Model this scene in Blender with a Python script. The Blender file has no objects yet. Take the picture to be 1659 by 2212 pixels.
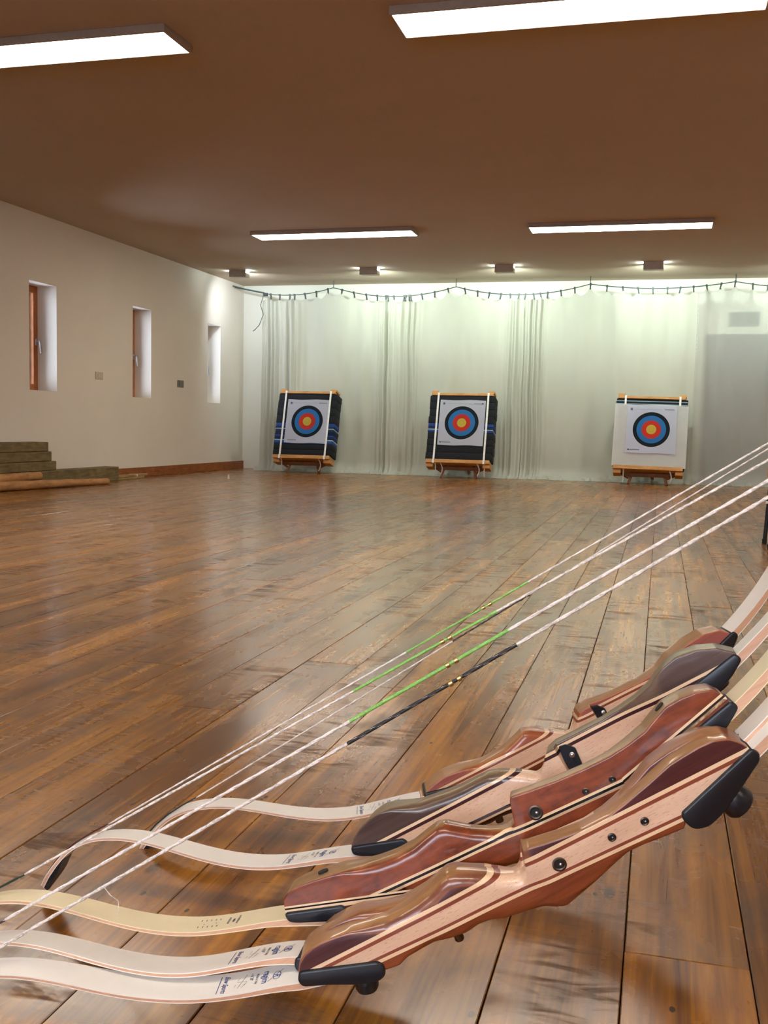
import bpy, bmesh, math, random
from mathutils import Vector, Matrix, noise as mnoise
random.seed(7)
S = bpy.context.scene
COL = S.collection

# ------------------------------------------------------------------ camera
cam_d = bpy.data.cameras.new('camera')
cam = bpy.data.objects.new('camera', cam_d); COL.objects.link(cam)
cam_d.sensor_fit = 'VERTICAL'; cam_d.sensor_height = 36.0
cam_d.lens = 36.0 * 2215.0 / 2212.0
cam_d.clip_start = 0.02; cam_d.clip_end = 100
RW = ((0.9653389, 0.0420341, -0.2575926), (0.2601272, -0.0743221, 0.9627097), (0.0213218, -0.9963480, -0.0826802))
M = Matrix.Identity(4)
for i in range(3):
    M[i][0] = RW[i][0]; M[i][1] = -RW[i][1]; M[i][2] = -RW[i][2]
M[0][3], M[1][3], M[2][3] = 0.0, 0.0, 0.70
cam.matrix_world = M
S.camera = cam

# ------------------------------------------------------------------ world and exposure
W = bpy.data.worlds.new('overcast'); S.world = W; W.use_nodes = True
bg = W.node_tree.nodes['Background']
bg.inputs[0].default_value = (0.78, 0.83, 1.0, 1); bg.inputs[1].default_value = 9.0
S.view_settings.view_transform = 'Standard'; S.view_settings.look = 'None'
S.view_settings.gamma = 1.0; S.view_settings.use_curve_mapping = False
S.view_settings.exposure = 1.2
PANEL_STRENGTH = 10.0
PANEL_COLOR = (1.0, 0.89, 0.75)
FLOOD_W = 44.0
FLOOD_COLOR = (0.84, 1.0, 0.90)
S.cycles.max_bounces = 8; S.cycles.diffuse_bounces = 5; S.cycles.glossy_bounces = 4
S.cycles.transparent_max_bounces = 12
S.cycles.sample_clamp_indirect = 6.0
S.cycles.caustics_reflective = False; S.cycles.caustics_refractive = False

# ------------------------------------------------------------------ helpers
def lin(c):
    r = []
    for v in c:
        v = v / 255.0
        r.append(v / 12.92 if v <= 0.04045 else ((v + 0.055) / 1.055) ** 2.4)
    return (r[0], r[1], r[2], 1.0)

class NT:
    def __init__(s, name):
        s.m = bpy.data.materials.new(name); s.m.use_nodes = True
        s.t = s.m.node_tree; s.n = s.t.nodes; s.l = s.t.links
        s.b = s.n['Principled BSDF']; s.out = s.n['Material Output']
    def node(s, typ, **kw):
        n = s.n.new(typ)
        for k, v in kw.items(): setattr(n, k, v)
        return n
    def put(s, sock, v):
        if hasattr(v, 'is_linked') or hasattr(v, 'links'): s.l.new(v, sock)
        else: sock.default_value = v
    def math(s, op, a, b=0.0, c=0.0, clamp=False):
        n = s.node('ShaderNodeMath', operation=op, use_clamp=clamp)
        s.put(n.inputs[0], a); s.put(n.inputs[1], b); s.put(n.inputs[2], c)
        return n.outputs[0]
    def mix(s, f, a, b, mode='MIX'):
        n = s.node('ShaderNodeMix', data_type='RGBA', blend_type=mode)
        s.put(n.inputs['Factor'], f)
        s.put([i for i in n.inputs if i.name == 'A' and i.type == 'RGBA'][0], a)
        s.put([i for i in n.inputs if i.name == 'B' and i.type == 'RGBA'][0], b)
        return [o for o in n.outputs if o.type == 'RGBA'][0]
    def coords(s, which='Object'):
        return s.node('ShaderNodeTexCoord').outputs[which]
    def scaled(s, v, sc, off=None):
        n = s.node('ShaderNodeVectorMath', operation='MULTIPLY'); s.put(n.inputs[0], v); n.inputs[1].default_value = sc
        if off is None: return n.outputs[0]
        m = s.node('ShaderNodeVectorMath', operation='ADD'); s.l.new(n.outputs[0], m.inputs[0]); s.put(m.inputs[1], off)
        return m.outputs[0]
    def noise(s, v, scale=1.0, detail=3.0, rough=0.55, dist=0.0):
        n = s.node('ShaderNodeTexNoise'); s.put(n.inputs['Vector'], v)
        n.inputs['Scale'].default_value = scale; n.inputs['Detail'].default_value = detail
        n.inputs['Roughness'].default_value = rough; n.inputs['Distortion'].default_value = dist
        return n.outputs['Fac']
    def ramp(s, f, pts, interp='LINEAR'):
        n = s.node('ShaderNodeValToRGB'); n.color_ramp.interpolation = interp
        e = n.color_ramp.elements
        while len(e) < len(pts): e.new(0.5)
        for k, (p, c) in enumerate(pts):
            e[k].position = p
            e[k].color = c if len(c) == 4 else (c[0], c[1], c[2], 1)
        s.put(n.inputs[0], f)
        return n.outputs[0]
    def step(s, f, a, b):
        n = s.node('ShaderNodeMapRange', interpolation_type='SMOOTHSTEP')
        s.put(n.inputs[0], f); n.inputs[1].default_value = a; n.inputs[2].default_value = b
        return n.outputs[0]
    def bump(s, h, strength=0.2, dist=0.002):
        n = s.node('ShaderNodeBump'); n.inputs['Strength'].default_value = strength; n.inputs['Distance'].default_value = dist
        s.l.new(h, n.inputs['Height']); s.l.new(n.outputs[0], s.b.inputs['Normal'])
    def base(s, col, rough=0.5, metal=0.0, coat=0.0, spec=None):
        s.put(s.b.inputs['Base Color'], col); s.put(s.b.inputs['Roughness'], rough)
        s.b.inputs['Metallic'].default_value = metal; s.b.inputs['Coat Weight'].default_value = coat
        s.b.inputs['Coat Roughness'].default_value = 0.06
        if spec is not None: s.b.inputs['Specular IOR Level'].default_value = spec
        return s.m

def plain(name, rgb, rough=0.5, metal=0.0, coat=0.0, var=0.08, scale=30.0, spec=None, bump=0.0):
    t = NT(name); c = lin(rgb)
    n = t.noise(t.coords(), scale, 4)
    d = tuple(v * (1 - var) for v in c[:3]) + (1,); u = tuple(min(1, v * (1 + var)) for v in c[:3]) + (1,)
    col = t.ramp(n, [(0.3, d), (0.7, u)])
    if bump: t.bump(n, bump, 0.003)
    return t.base(col, rough, metal, coat, spec)

def wood(name, c1, c2, axis=0, rough=0.32, coat=0.35, fine=160.0, flecks=None, flat=None, belly=None, bumpy=0.05, long=5.0):
    """varnished wood; grain runs along the object's axis; flat = colour on faces square to local z"""
    t = NT(name)
    sc = [fine, fine, fine]; sc[axis] = long
    v = t.coords()
    n = t.noise(t.scaled(v, sc), 1.0, 4, 0.6, 0.4)
    sc2 = [fine * 0.25] * 3; sc2[axis] = long * 1.5
    n2 = t.noise(t.scaled(v, sc2), 1.0, 3, 0.5, 0.8)
    f = t.math('ADD', t.math('MULTIPLY', n, 0.6), t.math('MULTIPLY', n2, 0.4))
    col = t.ramp(f, [(0.34, lin(c1)), (0.66, lin(c2))])
    if flat:
        nz = t.node('ShaderNodeSeparateXYZ'); t.l.new(t.coords('Normal'), nz.inputs[0])
        fz = t.step(t.math('ABSOLUTE', nz.outputs[2]), 0.985, 0.999)
        colf = t.ramp(f, [(0.34, lin(flat[0])), (0.66, lin(flat[1]))])
        col = t.mix(fz, col, colf)
    if belly:  # warm reflection painted as tan on the belly-facing faces
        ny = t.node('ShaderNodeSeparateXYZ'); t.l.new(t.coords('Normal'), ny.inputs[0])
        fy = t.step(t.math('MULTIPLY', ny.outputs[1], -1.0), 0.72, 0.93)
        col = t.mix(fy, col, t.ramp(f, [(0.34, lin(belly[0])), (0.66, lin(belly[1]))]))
    if flecks:
        sc3 = [900.0, 900.0, 900.0]; sc3[axis] = 110.0
        fl = t.step(t.noise(t.scaled(v, sc3), 1.0, 1, 0.5), 0.62, 0.70)
        col = t.mix(t.math('MULTIPLY', fl, 0.55), col, lin(flecks))
    t.bump(n, bumpy, 0.001)
    return t.base(col, rough, 0.0, coat)

def emit(name, rgb, strength):
    t = NT(name); t.b.inputs['Base Color'].default_value = (0.8, 0.8, 0.8, 1)
    t.b.inputs['Emission Color'].default_value = (*rgb, 1); t.b.inputs['Emission Strength'].default_value = strength
    return t.m

def obj(name, bm, mat, parent=None, smooth=None):
    me = bpy.data.meshes.new(name); bm.to_mesh(me); bm.free()
    return objm(name, me, mat, parent, smooth)
def objm(name, me, mat, parent=None, smooth=None):
    if mat is not None and not me.materials: me.materials.append(mat)
    if smooth is not None:
        for p in me.polygons: p.use_smooth = True
        me.set_sharp_from_angle(angle=math.radians(smooth))
    o = bpy.data.objects.new(name, me); COL.objects.link(o)
    if parent: o.parent = parent
    return o
def tag(o, label=None, cat=None, group=None, kind=None):
    if label: o['label'] = label
    if cat: o['category'] = cat
    if group: o['group'] = group
    if kind: o['kind'] = kind
    return o
def empty(name, mat=None, loc=(0, 0, 0)):
    o = bpy.data.objects.new(name, None); COL.objects.link(o); o.empty_display_size = 0.05
    if mat is not None: o.matrix_world = mat
    else: o.location = loc
    return o
def box(bm, lo, hi, bev=0.0, seg=1):
    r = bmesh.ops.create_cube(bm, size=1.0)
    vs = r['verts']
    for v in vs:
        v.co = Vector([lo[k] + (v.co[k] + 0.5) * (hi[k] - lo[k]) for k in range(3)])
    if bev:
        es = list({e for v in vs for e in v.link_edges})
        bmesh.ops.bevel(bm, geom=es, offset=bev, segments=seg, affect='EDGES', profile=0.5)
def prism(bm, pts, z0, z1, bev=0.0, seg=2):
    """polygon in xy extruded along z"""
    a = [bm.verts.new((x, y, z0)) for x, y in pts]; b = [bm.verts.new((x, y, z1)) for x, y in pts]
    n = len(pts); fs = [bm.faces.new(a), bm.faces.new(list(reversed(b)))]
    for i in range(n):
        fs.append(bm.faces.new([a[i], b[i], b[(i + 1) % n], a[(i + 1) % n]]))
    bmesh.ops.recalc_face_normals(bm, faces=fs)
    if bev:
        bmesh.ops.bevel(bm, geom=list({e for f in fs for e in f.edges}), offset=bev, segments=seg, affect='EDGES', profile=0.5)
def tube(bm, pts, rad, n=8, caps=True):
    pts = [Vector(p) for p in pts]; rr = rad if isinstance(rad, (list, tuple)) else [rad] * len(pts)
    rings = []; up = None
    for i, p in enumerate(pts):
        d = (pts[min(i + 1, len(pts) - 1)] - pts[max(i - 1, 0)]).normalized()
        if up is None:
            up = Vector((0, 0, 1)) if abs(d.z) < 0.9 else Vector((1, 0, 0))
        a = (up - d * up.dot(d)).normalized(); up = a; b = d.cross(a)
        rings.append([bm.verts.new(p + (a * math.cos(2 * math.pi * k / n) + b * math.sin(2 * math.pi * k / n)) * rr[i]) for k in range(n)])
    for i in range(len(rings) - 1):
        for k in range(n):
            bm.faces.new([rings[i][k], rings[i][(k + 1) % n], rings[i + 1][(k + 1) % n], rings[i + 1][k]])
    if caps:
        bm.faces.new(list(reversed(rings[0]))); bm.faces.new(rings[-1])
def lathe(bm, prof, origin, axis, n=20):
    """profile of (radius, height) turned about axis through origin"""
    ax = Vector(axis).normalized(); u = ax.orthogonal().normalized(); w = ax.cross(u); O = Vector(origin)
    rings = []
    for r, h in prof:
        rings.append([bm.verts.new(O + ax * h + (u * math.cos(2 * math.pi * k / n) + w * math.sin(2 * math.pi * k / n)) * max(r, 1e-5)) for k in range(n)])
    for i in range(len(rings) - 1):
        for k in range(n):
            bm.faces.new([rings[i][k], rings[i][(k + 1) % n], rings[i + 1][(k + 1) % n], rings[i + 1][k]])
    bm.faces.new(list(reversed(rings[0]))); bm.faces.new(rings[-1])
def NB(): return bmesh.new()
def interp(pts, x):
    if x <= pts[0][0]: return pts[0][1]
    for (a, b), (c, d) in zip(pts, pts[1:]):
        if x <= c: return b + (d - b) * (x - a) / (c - a) if c > a else d
    return pts[-1][1]
def sstep(a, b, x):
    t = min(1, max(0, (x - a) / (b - a))); return t * t * (3 - 2 * t)

# ------------------------------------------------------------------ materials of the room
def mat_plaster(name, rgb, rough=0.85):
    t = NT(name); v = t.coords()
    n = t.noise(v, 1.3, 5, 0.6); n2 = t.noise(v, 60, 3)
    c = lin(rgb)
    col = t.ramp(n, [(0.3, tuple(x * 0.95 for x in c[:3])), (0.7, c)])
    t.bump(n2, 0.08, 0.002)
    return t.base(col, rough, spec=0.25)
M_wall = mat_plaster('white_plaster', (232, 226, 214))
M_wallback = mat_plaster('back_plaster', (235, 236, 226))
M_ceil = mat_plaster('ceiling_paint', (190, 175, 156), 0.9)

def mat_floor():
    t = NT('stained_floorboards')
    oi = t.node('ShaderNodeObjectInfo')
    rnd = oi.outputs['Random']
    cmb = t.node('ShaderNodeCombineXYZ')
    t.l.new(t.math('MULTIPLY', rnd, 37.0), cmb.inputs[0]); t.l.new(t.math('MULTIPLY', rnd, 91.0), cmb.inputs[1]); t.l.new(t.math('MULTIPLY', rnd, 13.0), cmb.inputs[2])
    add = t.node('ShaderNodeVectorMath', operation='ADD'); t.l.new(t.coords(), add.inputs[0]); t.l.new(cmb.outputs[0], add.inputs[1])
    v = add.outputs[0]
    grain = t.noise(t.scaled(v, (48, 1.5, 5)), 1.0, 5, 0.62, 0.8)
    big = t.noise(t.scaled(v, (13, 0.8, 1)), 1.0, 3, 0.55, 0.5)
    patch = t.noise(t.scaled(v, (9, 3.6, 1)), 1.0, 4, 0.6)
    # saw chatter: short marks across the board, in worn bands
    st = t.noise(t.scaled(v, (5.5, 19, 1)), 1.0, 5, 0.66, 1.0)
    st2 = t.noise(t.scaled(v, (14, 150, 1)), 1.0, 2, 0.5)
    zone = t.step(t.noise(t.scaled(v, (5, 1.5, 1)), 1.0, 2), 0.49, 0.63)
    marks = t.math('MULTIPLY', t.step(st, 0.49, 0.66), zone)
    col = t.ramp(t.math('ADD', t.math('MULTIPLY', grain, 0.45), t.math('MULTIPLY', big, 0.55)),
                 [(0.32, lin((76, 42, 8))), (0.48, lin((136, 84, 17))), (0.64, lin((192, 130, 34)))])
    # tone of the single board
    tone = t.ramp(rnd, [(0.0, (0.70, 0.68, 0.66)), (0.5, (0.98, 0.98, 0.98)), (1.0, (1.22, 1.20, 1.12))])
    col = t.mix(1.0, col, tone, 'MULTIPLY')
    col = t.mix(t.math('MULTIPLY', t.step(patch, 0.54, 0.72), 0.62), col, lin((58, 34, 16)))
    col = t.mix(t.math('MULTIPLY', marks, 0.55), col, lin((46, 26, 13)))
    col = t.mix(t.math('MULTIPLY', t.math('MULTIPLY', t.step(st2, 0.55, 0.7), zone), 0.2), col, lin((50, 28, 14)))
    # knots and nail holes
    vo = t.node('ShaderNodeTexVoronoi'); t.l.new(t.scaled(v, (7.0, 3.0, 0.001)), vo.inputs['Vector']); vo.inputs['Scale'].default_value = 1.0
    knot = t.math('SUBTRACT', 1.0, t.step(t.math('ADD', vo.outputs['Distance'], t.math('MULTIPLY', grain, 0.05)), 0.055, 0.125))
    col = t.mix(t.math('MULTIPLY', knot, 0.9), col, lin((30, 17, 9)))
    vo2 = t.node('ShaderNodeTexVoronoi'); t.l.new(t.scaled(v, (17.0, 9.0, 0.001)), vo2.inputs['Vector']); vo2.inputs['Scale'].default_value = 1.0
    hole = t.math('SUBTRACT', 1.0, t.step(vo2.outputs['Distance'], 0.05, 0.075))
    col = t.mix(t.math('MULTIPLY', hole, 0.85), col, lin((24, 15, 10)))
    rg = t.math('ADD', 0.18, t.math('MULTIPLY', patch, 0.18))
    rg = t.math('ADD', rg, t.math('MULTIPLY', marks, 0.30))
    h = t.math('SUBTRACT', t.math('MULTIPLY', grain, 0.30), t.math('MULTIPLY', marks, 0.08))
    t.bump(h, 0.16, 0.0015)
    m_ = t.base(col, rg, 0.0, 0.0, 0.5)
    t.put(t.b.inputs['Coat Weight'], t.math('MULTIPLY', t.math('SUBTRACT', 1.0, t.math('MAXIMUM', marks, t.step(patch, 0.54, 0.74))), 0.42))
    t.b.inputs['Coat Roughness'].default_value = 0.17
    return m_
M_floor = mat_floor()
M_gap = plain('dark_joint', (26, 16, 9), 0.9)

# ------------------------------------------------------------------ room shell
XL, XR, YB, YF, ZC = -6.42, 4.2, 15.2, -3.0, 2.857
XE = 2.66   # boards are laid singly up to here
bm = NB()
box(bm, (XL - 0.4, YF - 0.2, -0.10), (XR + 0.2, YB + 0.2, -0.020))
box(bm, (XE, YF, -0.020), (XR, YB, -0.0005))
box(bm, (XL, YF, -0.020), (XE, 0.30, -0.0005))
floor = tag(obj('floor', bm, M_gap), kind='structure')
floor.data.materials.append(M_floor)
for p in floor.data.polygons:
    if p.center.z > -0.019: p.material_index = 1
# boards: each one an object that shares a few meshes
BW = 0.162
lens = [2.6, 3.3, 4.1]
pm = {}
for L_ in lens:
    b = NB(); box(b, (-BW / 2 + 0.0009, 0.0010, -0.020), (BW / 2 - 0.0009, L_ - 0.0010, 0.0), 0.0012)
    me = bpy.data.meshes.new('plank'); b.to_mesh(me); b.free(); me.materials.append(M_floor); pm[L_] = me
ncol = int(round((XE - XL) / BW)); x0 = -0.019 - BW * 40
k = 0
while x0 + BW * k < XE:
    xa = x0 + BW * k; k += 1
    if xa + BW < XL: continue
    y = 0.30 - random.random() * 1.9
    while y < YB:
        L_ = random.choice(lens)
        # keep the ones the room can show
        if y + L_ > 0.30 and xa < 0.32 * (y + L_) * 0.42 + 1.2 and xa > -0.62 * (y + L_) - 0.9:
            o = bpy.data.objects.new('plank', pm[L_]); COL.objects.link(o); o.parent = floor
            o.location = (xa + BW / 2, y, random.uniform(-0.0008, 0.0004))
        y += L_

# ceiling, walls
bm = NB(); box(bm, (XL - 0.4, YF - 0.2, ZC), (XR + 0.2, YB + 0.2, ZC + 0.2)); tag(obj('ceiling', bm, M_ceil), kind='structure')
bm = NB(); box(bm, (XL - 0.4, YB, -0.02), (XR + 0.2, YB + 0.2, ZC)); tag(obj('wall_back', bm, M_wallback), kind='structure')
bm = NB(); box(bm, (XR, YF - 0.2, -0.02), (XR + 0.2, YB, ZC)); tag(obj('wall_right', bm, M_wall), kind='structure')
FW = (-2.4, 1.0, 1.0, 2.2)
bm = NB(); box(bm, (XL - 0.4, YF - 0.2, -0.02), (FW[0], YF, ZC)); box(bm, (FW[1], YF - 0.2, -0.02), (XR, YF, ZC))
box(bm, (FW[0], YF - 0.2, -0.02), (FW[1], YF, FW[2])); box(bm, (FW[0], YF - 0.2, FW[3]), (FW[1], YF, ZC))
tag(obj('wall_front', bm, M_wall), kind='structure')
WIN = [(9.495, 10.0, 1.01, 2.147), (11.675, 12.155, 1.006, 2.138), (13.875, 14.325, 1.0, 2.146)]
bm = NB()
XO = XL - 0.38
box(bm, (XO, YF, -0.02), (XL, YB, 1.0)); box(bm, (XO, YF, 2.15), (XL, YB, ZC))
ys = [YF] + [q for w in WIN for q in w[:2]] + [YB]
for a, b in zip(ys[0::2], ys[1::2]): box(bm, (XO, a, 1.0), (XL, b, 2.15))
for (ya, yb, za, zb) in WIN:
    if za > 1.0005: box(bm, (XO, ya, 1.0), (XL, yb, za))
    if zb < 2.1495: box(bm, (XO, ya, zb), (XL, yb, 2.15))
tag(obj('wall_left', bm, M_wall), kind='structure')

M_sash = wood('orange_pine_sash', (150, 84, 34), (196, 118, 56), axis=2, rough=0.4, coat=0.2, fine=90)
M_sashw = plain('white_painted_sash', (222, 222, 226), 0.5)
M_steel = plain('brushed_steel', (190, 192, 198), 0.28, 1.0)
def glass():
    t = NT('window_glass')
    tr = t.node('ShaderNodeBsdfTransparent'); tr.inputs[0].default_value = (0.93, 0.96, 0.97, 1)
    gl = t.node('ShaderNodeBsdfGlossy'); gl.inputs['Roughness'].default_value = 0.02
    fr = t.node('ShaderNodeFresnel'); fr.inputs[0].default_value = 1.5
    mx = t.node('ShaderNodeMixShader'); t.l.new(fr.outputs[0], mx.inputs[0]); t.l.new(tr.outputs[0], mx.inputs[1]); t.l.new(gl.outputs[0], mx.inputs[2])
    t.l.new(mx.outputs[0], t.out.inputs[0]); return t.m
M_glass = glass()
for i, (ya, yb, za, zb) in enumerate(WIN):
    root = tag(empty('window_%d' % (i + 1), loc=(XL - 0.235, ya, za)), kind='structure')
    w, h = yb - ya, zb - za; fm = M_sash if i < 2 else M_sashw
    f = NB(); fw = 0.075
    box(f, (-0.05, 0, 0), (0, fw, h), 0.004); box(f, (-0.05, w - fw, 0), (0, w, h), 0.004)
    box(f, (-0.05, fw, 0), (0, w - fw, fw), 0.004); box(f, (-0.05, fw, h - fw), (0, w - fw, h), 0.004)
    obj('sash', f, fm, root)
    g = NB(); box(g, (-0.030, fw, fw), (-0.024, w - fw, h - fw)); obj('pane', g, M_glass, root)
    hb = NB(); box(hb, (0, w - 0.052, h * 0.47 - 0.035), (0.008, w - 0.024, h * 0.47 + 0.035), 0.003)
    tube(hb, [(0.005, w - 0.038, h * 0.47 + 0.01), (0.045, w - 0.038, h * 0.47 + 0.01), (0.05, w - 0.036, h * 0.47 - 0.01), (0.052, w - 0.03, h * 0.47 - 0.07), (0.055, w - 0.026, h * 0.47 - 0.12)], 0.009, 8)
    obj('handle', hb, M_steel, root, 50)
    pl = bpy.data.lights.new('daylight_portal', 'AREA'); pl.shape = 'RECTANGLE'; pl.size = w; pl.size_y = h
    po = bpy.data.objects.new('daylight_portal', pl); COL.objects.link(po); po.parent = root
    po.location = (-0.14, w / 2, h / 2); po.rotation_euler = (math.pi / 2, 0, -math.pi / 2)
    pl.cycles.is_portal = True

# unseen window added in the wall behind the viewer, for daylight on the bows
froot = tag(empty('window_4', loc=(FW[0], YF - 0.12, FW[2])), kind='structure')
fw_, fh_ = FW[1] - FW[0], FW[3] - FW[2]
for q in range(4):
    xx = (fw_ - 0.07) * q / 3
    f = NB(); box(f, (xx, -0.05, 0), (xx + 0.07, 0, fh_), 0.004); obj('stile', f, M_sash, froot)
for q in range(3):
    zz = (fh_ - 0.07) * q / 2
    f = NB(); box(f, (0, -0.045, zz), (fw_, -0.005, zz + 0.07), 0.004); obj('rail', f, M_sash, froot)
g = NB(); box(g, (0.03, -0.028, 0.03), (fw_ - 0.03, -0.022, fh_ - 0.03)); obj('pane', g, M_glass, froot)
pl = bpy.data.lights.new('daylight_portal', 'AREA'); pl.shape = 'RECTANGLE'; pl.size = fw_; pl.size_y = fh_
po = bpy.data.objects.new('daylight_portal', pl); COL.objects.link(po); po.parent = froot
po.location = (fw_ / 2, -0.07, fh_ / 2); po.rotation_euler = (-math.pi / 2, 0, 0); po.rotation_euler = (math.pi / 2, 0, math.pi)
pl.cycles.is_portal = True

M_bb = wood('skirting_wood', (120, 66, 28), (172, 104, 50), axis=1, rough=0.5, coat=0.0, fine=60, flecks=(70, 36, 14))
bbp = None
for a, b in [(YF, 2.4), (2.402, 7.9), (7.902, 12.9), (12.902, 14.83), (14.832, YB)]:
    bm = NB(); box(bm, (XL, a, 0.0), (XL + 0.02, b, 0.118), 0.002)
    if bbp is None: bbp = tag(obj('baseboard_left', bm, M_bb), kind='structure')
    else: obj('board', bm, M_bb, bbp)

# things on the back wall behind the cloth
M_door = plain('grey_door_paint', (96, 102, 106), 0.6, var=0.04)
bm = NB(); box(bm, (0.56, YB - 0.05, 0.0), (1.52, YB, 2.086), 0.004); d1 = tag(obj('door_1', bm, M_door), kind='structure')
bm = NB(); tube(bm, [(1.44, YB - 0.05, 1.02), (1.44, YB - 0.10, 1.02), (1.33, YB - 0.10, 1.02)], 0.01); obj('door_handle', bm, M_steel, d1, 50)
M_vent = plain('vent_grey', (132, 150, 152), 0.6)
bm = NB()
box(bm, (0.853, YB - 0.03, 2.205), (1.25, YB, 2.225)); box(bm, (0.853, YB - 0.03, 2.375), (1.25, YB, 2.395))
box(bm, (0.853, YB - 0.03, 2.225), (0.873, YB, 2.375)); box(bm, (1.23, YB - 0.03, 2.225), (1.25, YB, 2.375))
vent = tag(obj('air_vent', bm, M_vent), 'grey louvred air vent on the back wall above the door, seen through the cloth', 'vent')
for q in range(6):
    b = NB(); z = 2.235 + q * 0.024
    vs = [b.verts.new(p) for p in ((0.873, YB - 0.026, z), (1.23, YB - 0.026, z), (1.23, YB - 0.006, z + 0.018), (0.873, YB - 0.006, z + 0.018))]
    b.faces.new(vs); bmesh.ops.solidify(b, geom=b.faces[:], thickness=0.003); obj('slat', b, M_vent, vent)
bm = NB(); box(bm, (-1.74, YB - 0.012, 1.155), (-1.60, YB, 1.237), 0.003)
sk = tag(obj('wall_socket', bm, plain('socket_white', (212, 210, 202), 0.4)), 'pale double socket on the back wall, faint behind the cloth', 'socket')
for xx in (-1.705, -1.635):
    b = NB(); lathe(b, [(0.02, 0), (0.02, 0.003)], (xx, YB - 0.012, 1.196), (0, -1, 0), 14); obj('outlet', b, plain('socket_grey', (160, 160, 155), 0.4), sk)

M_swc = plain('switch_cream', (196, 184, 164), 0.45); M_swg = plain('switch_grey', (110, 108, 100), 0.35, 0.3)
for (ya, yb, za, zb, mt, lab) in [(10.79, 10.953, 1.185, 1.273, M_swc, 'cream light switch on the left wall between the first and second window'),
                                  (12.905, 13.085, 1.183, 1.279, M_swg, 'dark grey switch plate on the left wall between the second and third window')]:
    bm = NB(); box(bm, (XL, ya, za), (XL + 0.010, yb, zb), 0.003); sw = tag(obj('light_switch', bm, mt), lab, 'switch')
    bm = NB(); box(bm, (XL + 0.010, ya + 0.045, za + 0.02), (XL + 0.014, yb - 0.045, zb - 0.02), 0.001); obj('rocker', bm, mt, sw)

# ------------------------------------------------------------------ ceiling lights
M_lframe = plain('light_frame_grey', (150, 132, 116), 0.5)
M_diff = emit('lit_diffuser', PANEL_COLOR, PANEL_STRENGTH)
PL = [(-4.55, 10.92, 'second pair, left: long lit ceiling panel near the targets'), (-1.442, 10.95, 'long lit ceiling panel near the targets, the right one of the far pair'),
      (-4.56, 5.235, 'long lit ceiling panel cut off by the left edge, above the left wall'), (-1.443, 5.27, 'nearest long lit ceiling panel, at the top right of the picture')]
PL[0] = (-4.55, 10.92, 'long lit ceiling panel near the targets, the left one of the far pair')
PL += [(-4.56, -0.5, 'long lit ceiling panel behind the viewer, left'), (-1.443, -0.5, 'long lit ceiling panel behind the viewer, right'),
       (1.68, -0.5, 'long lit ceiling panel behind the viewer, by the right wall'),
       (1.68, 5.28, 'added unseen ceiling panel past the right edge, level with the nearest one'), (1.68, 10.97, 'added unseen ceiling panel past the right edge, in the far row')]  # panels past the right edge are unseen, added for more room light
for i, (xa, ya, lab) in enumerate(PL):
    root = tag(empty('ceiling_light', loc=(xa, ya, ZC)), lab, 'light', 'long ceiling panel lights')
    lx, ly, t_ = 1.87, 0.345, 0.016
    f = NB(); z0 = -0.045
    box(f, (0, 0, z0), (lx, t_, 0), 0.003); box(f, (0, ly - t_, z0), (lx, ly, 0), 0.003)
    box(f, (0, t_, z0), (t_, ly - t_, 0), 0.003); box(f, (lx - t_, t_, z0), (lx, ly - t_, 0), 0.003)
    obj('frame', f, M_lframe, root)
    g = NB(); box(g, (t_, t_, z0 + 0.002), (lx - t_, ly - t_, z0 + 0.012)); obj('diffuser', g, M_diff, root)

M_fix = plain('fixture_grey', (176, 170, 156), 0.5)
M_glow = emit('cool_slit', (0.80, 0.97, 1.0), 70.0)
for i, xx in enumerate((-5.854, -3.937, -2.082, -0.182, 1.72)):
    root = tag(empty('flood_light', loc=(xx, 13.68, ZC)),
               ['small grey flood light on the ceiling nearest the left wall', 'small grey flood light on the ceiling, second from the left wall', 'small grey flood light on the ceiling before the middle target',
                'small grey flood light on the ceiling before the right target', 'small grey flood light on the ceiling past the right edge'][i], 'light', 'ceiling flood lights')
    b = NB(); box(b, (-0.125, -0.07, -0.095), (0.125, 0.07, -0.034), 0.003)
    box(b, (-0.125, -0.07, -0.036), (0.125, -0.062, 0.0)); box(b, (-0.125, 0.062, -0.036), (0.125, 0.07, 0.0))
    obj('housing', b, M_fix, root)
    for q in (-1, 1):
        b = NB(); box(b, (q * 0.112 - 0.008, -0.055, -0.033), (q * 0.112 + 0.008, 0.055, -0.020)); obj('lens', b, M_glow, root)
    ld = bpy.data.lights.new('flood', 'SPOT'); ld.energy = FLOOD_W; ld.color = FLOOD_COLOR; ld.spot_size = math.radians(165); ld.spot_blend = 1.0; ld.shadow_soft_size = 0.05
    if i == 0: ld.color = (0.84, 0.93, 1.0); ld.energy *= 0.6
    lo = bpy.data.objects.new('flood', ld); COL.objects.link(lo); lo.parent = root; lo.location = (0, 0.085, -0.115)
    lo.rotation_euler = (math.radians(60), 0, 0)

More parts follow.
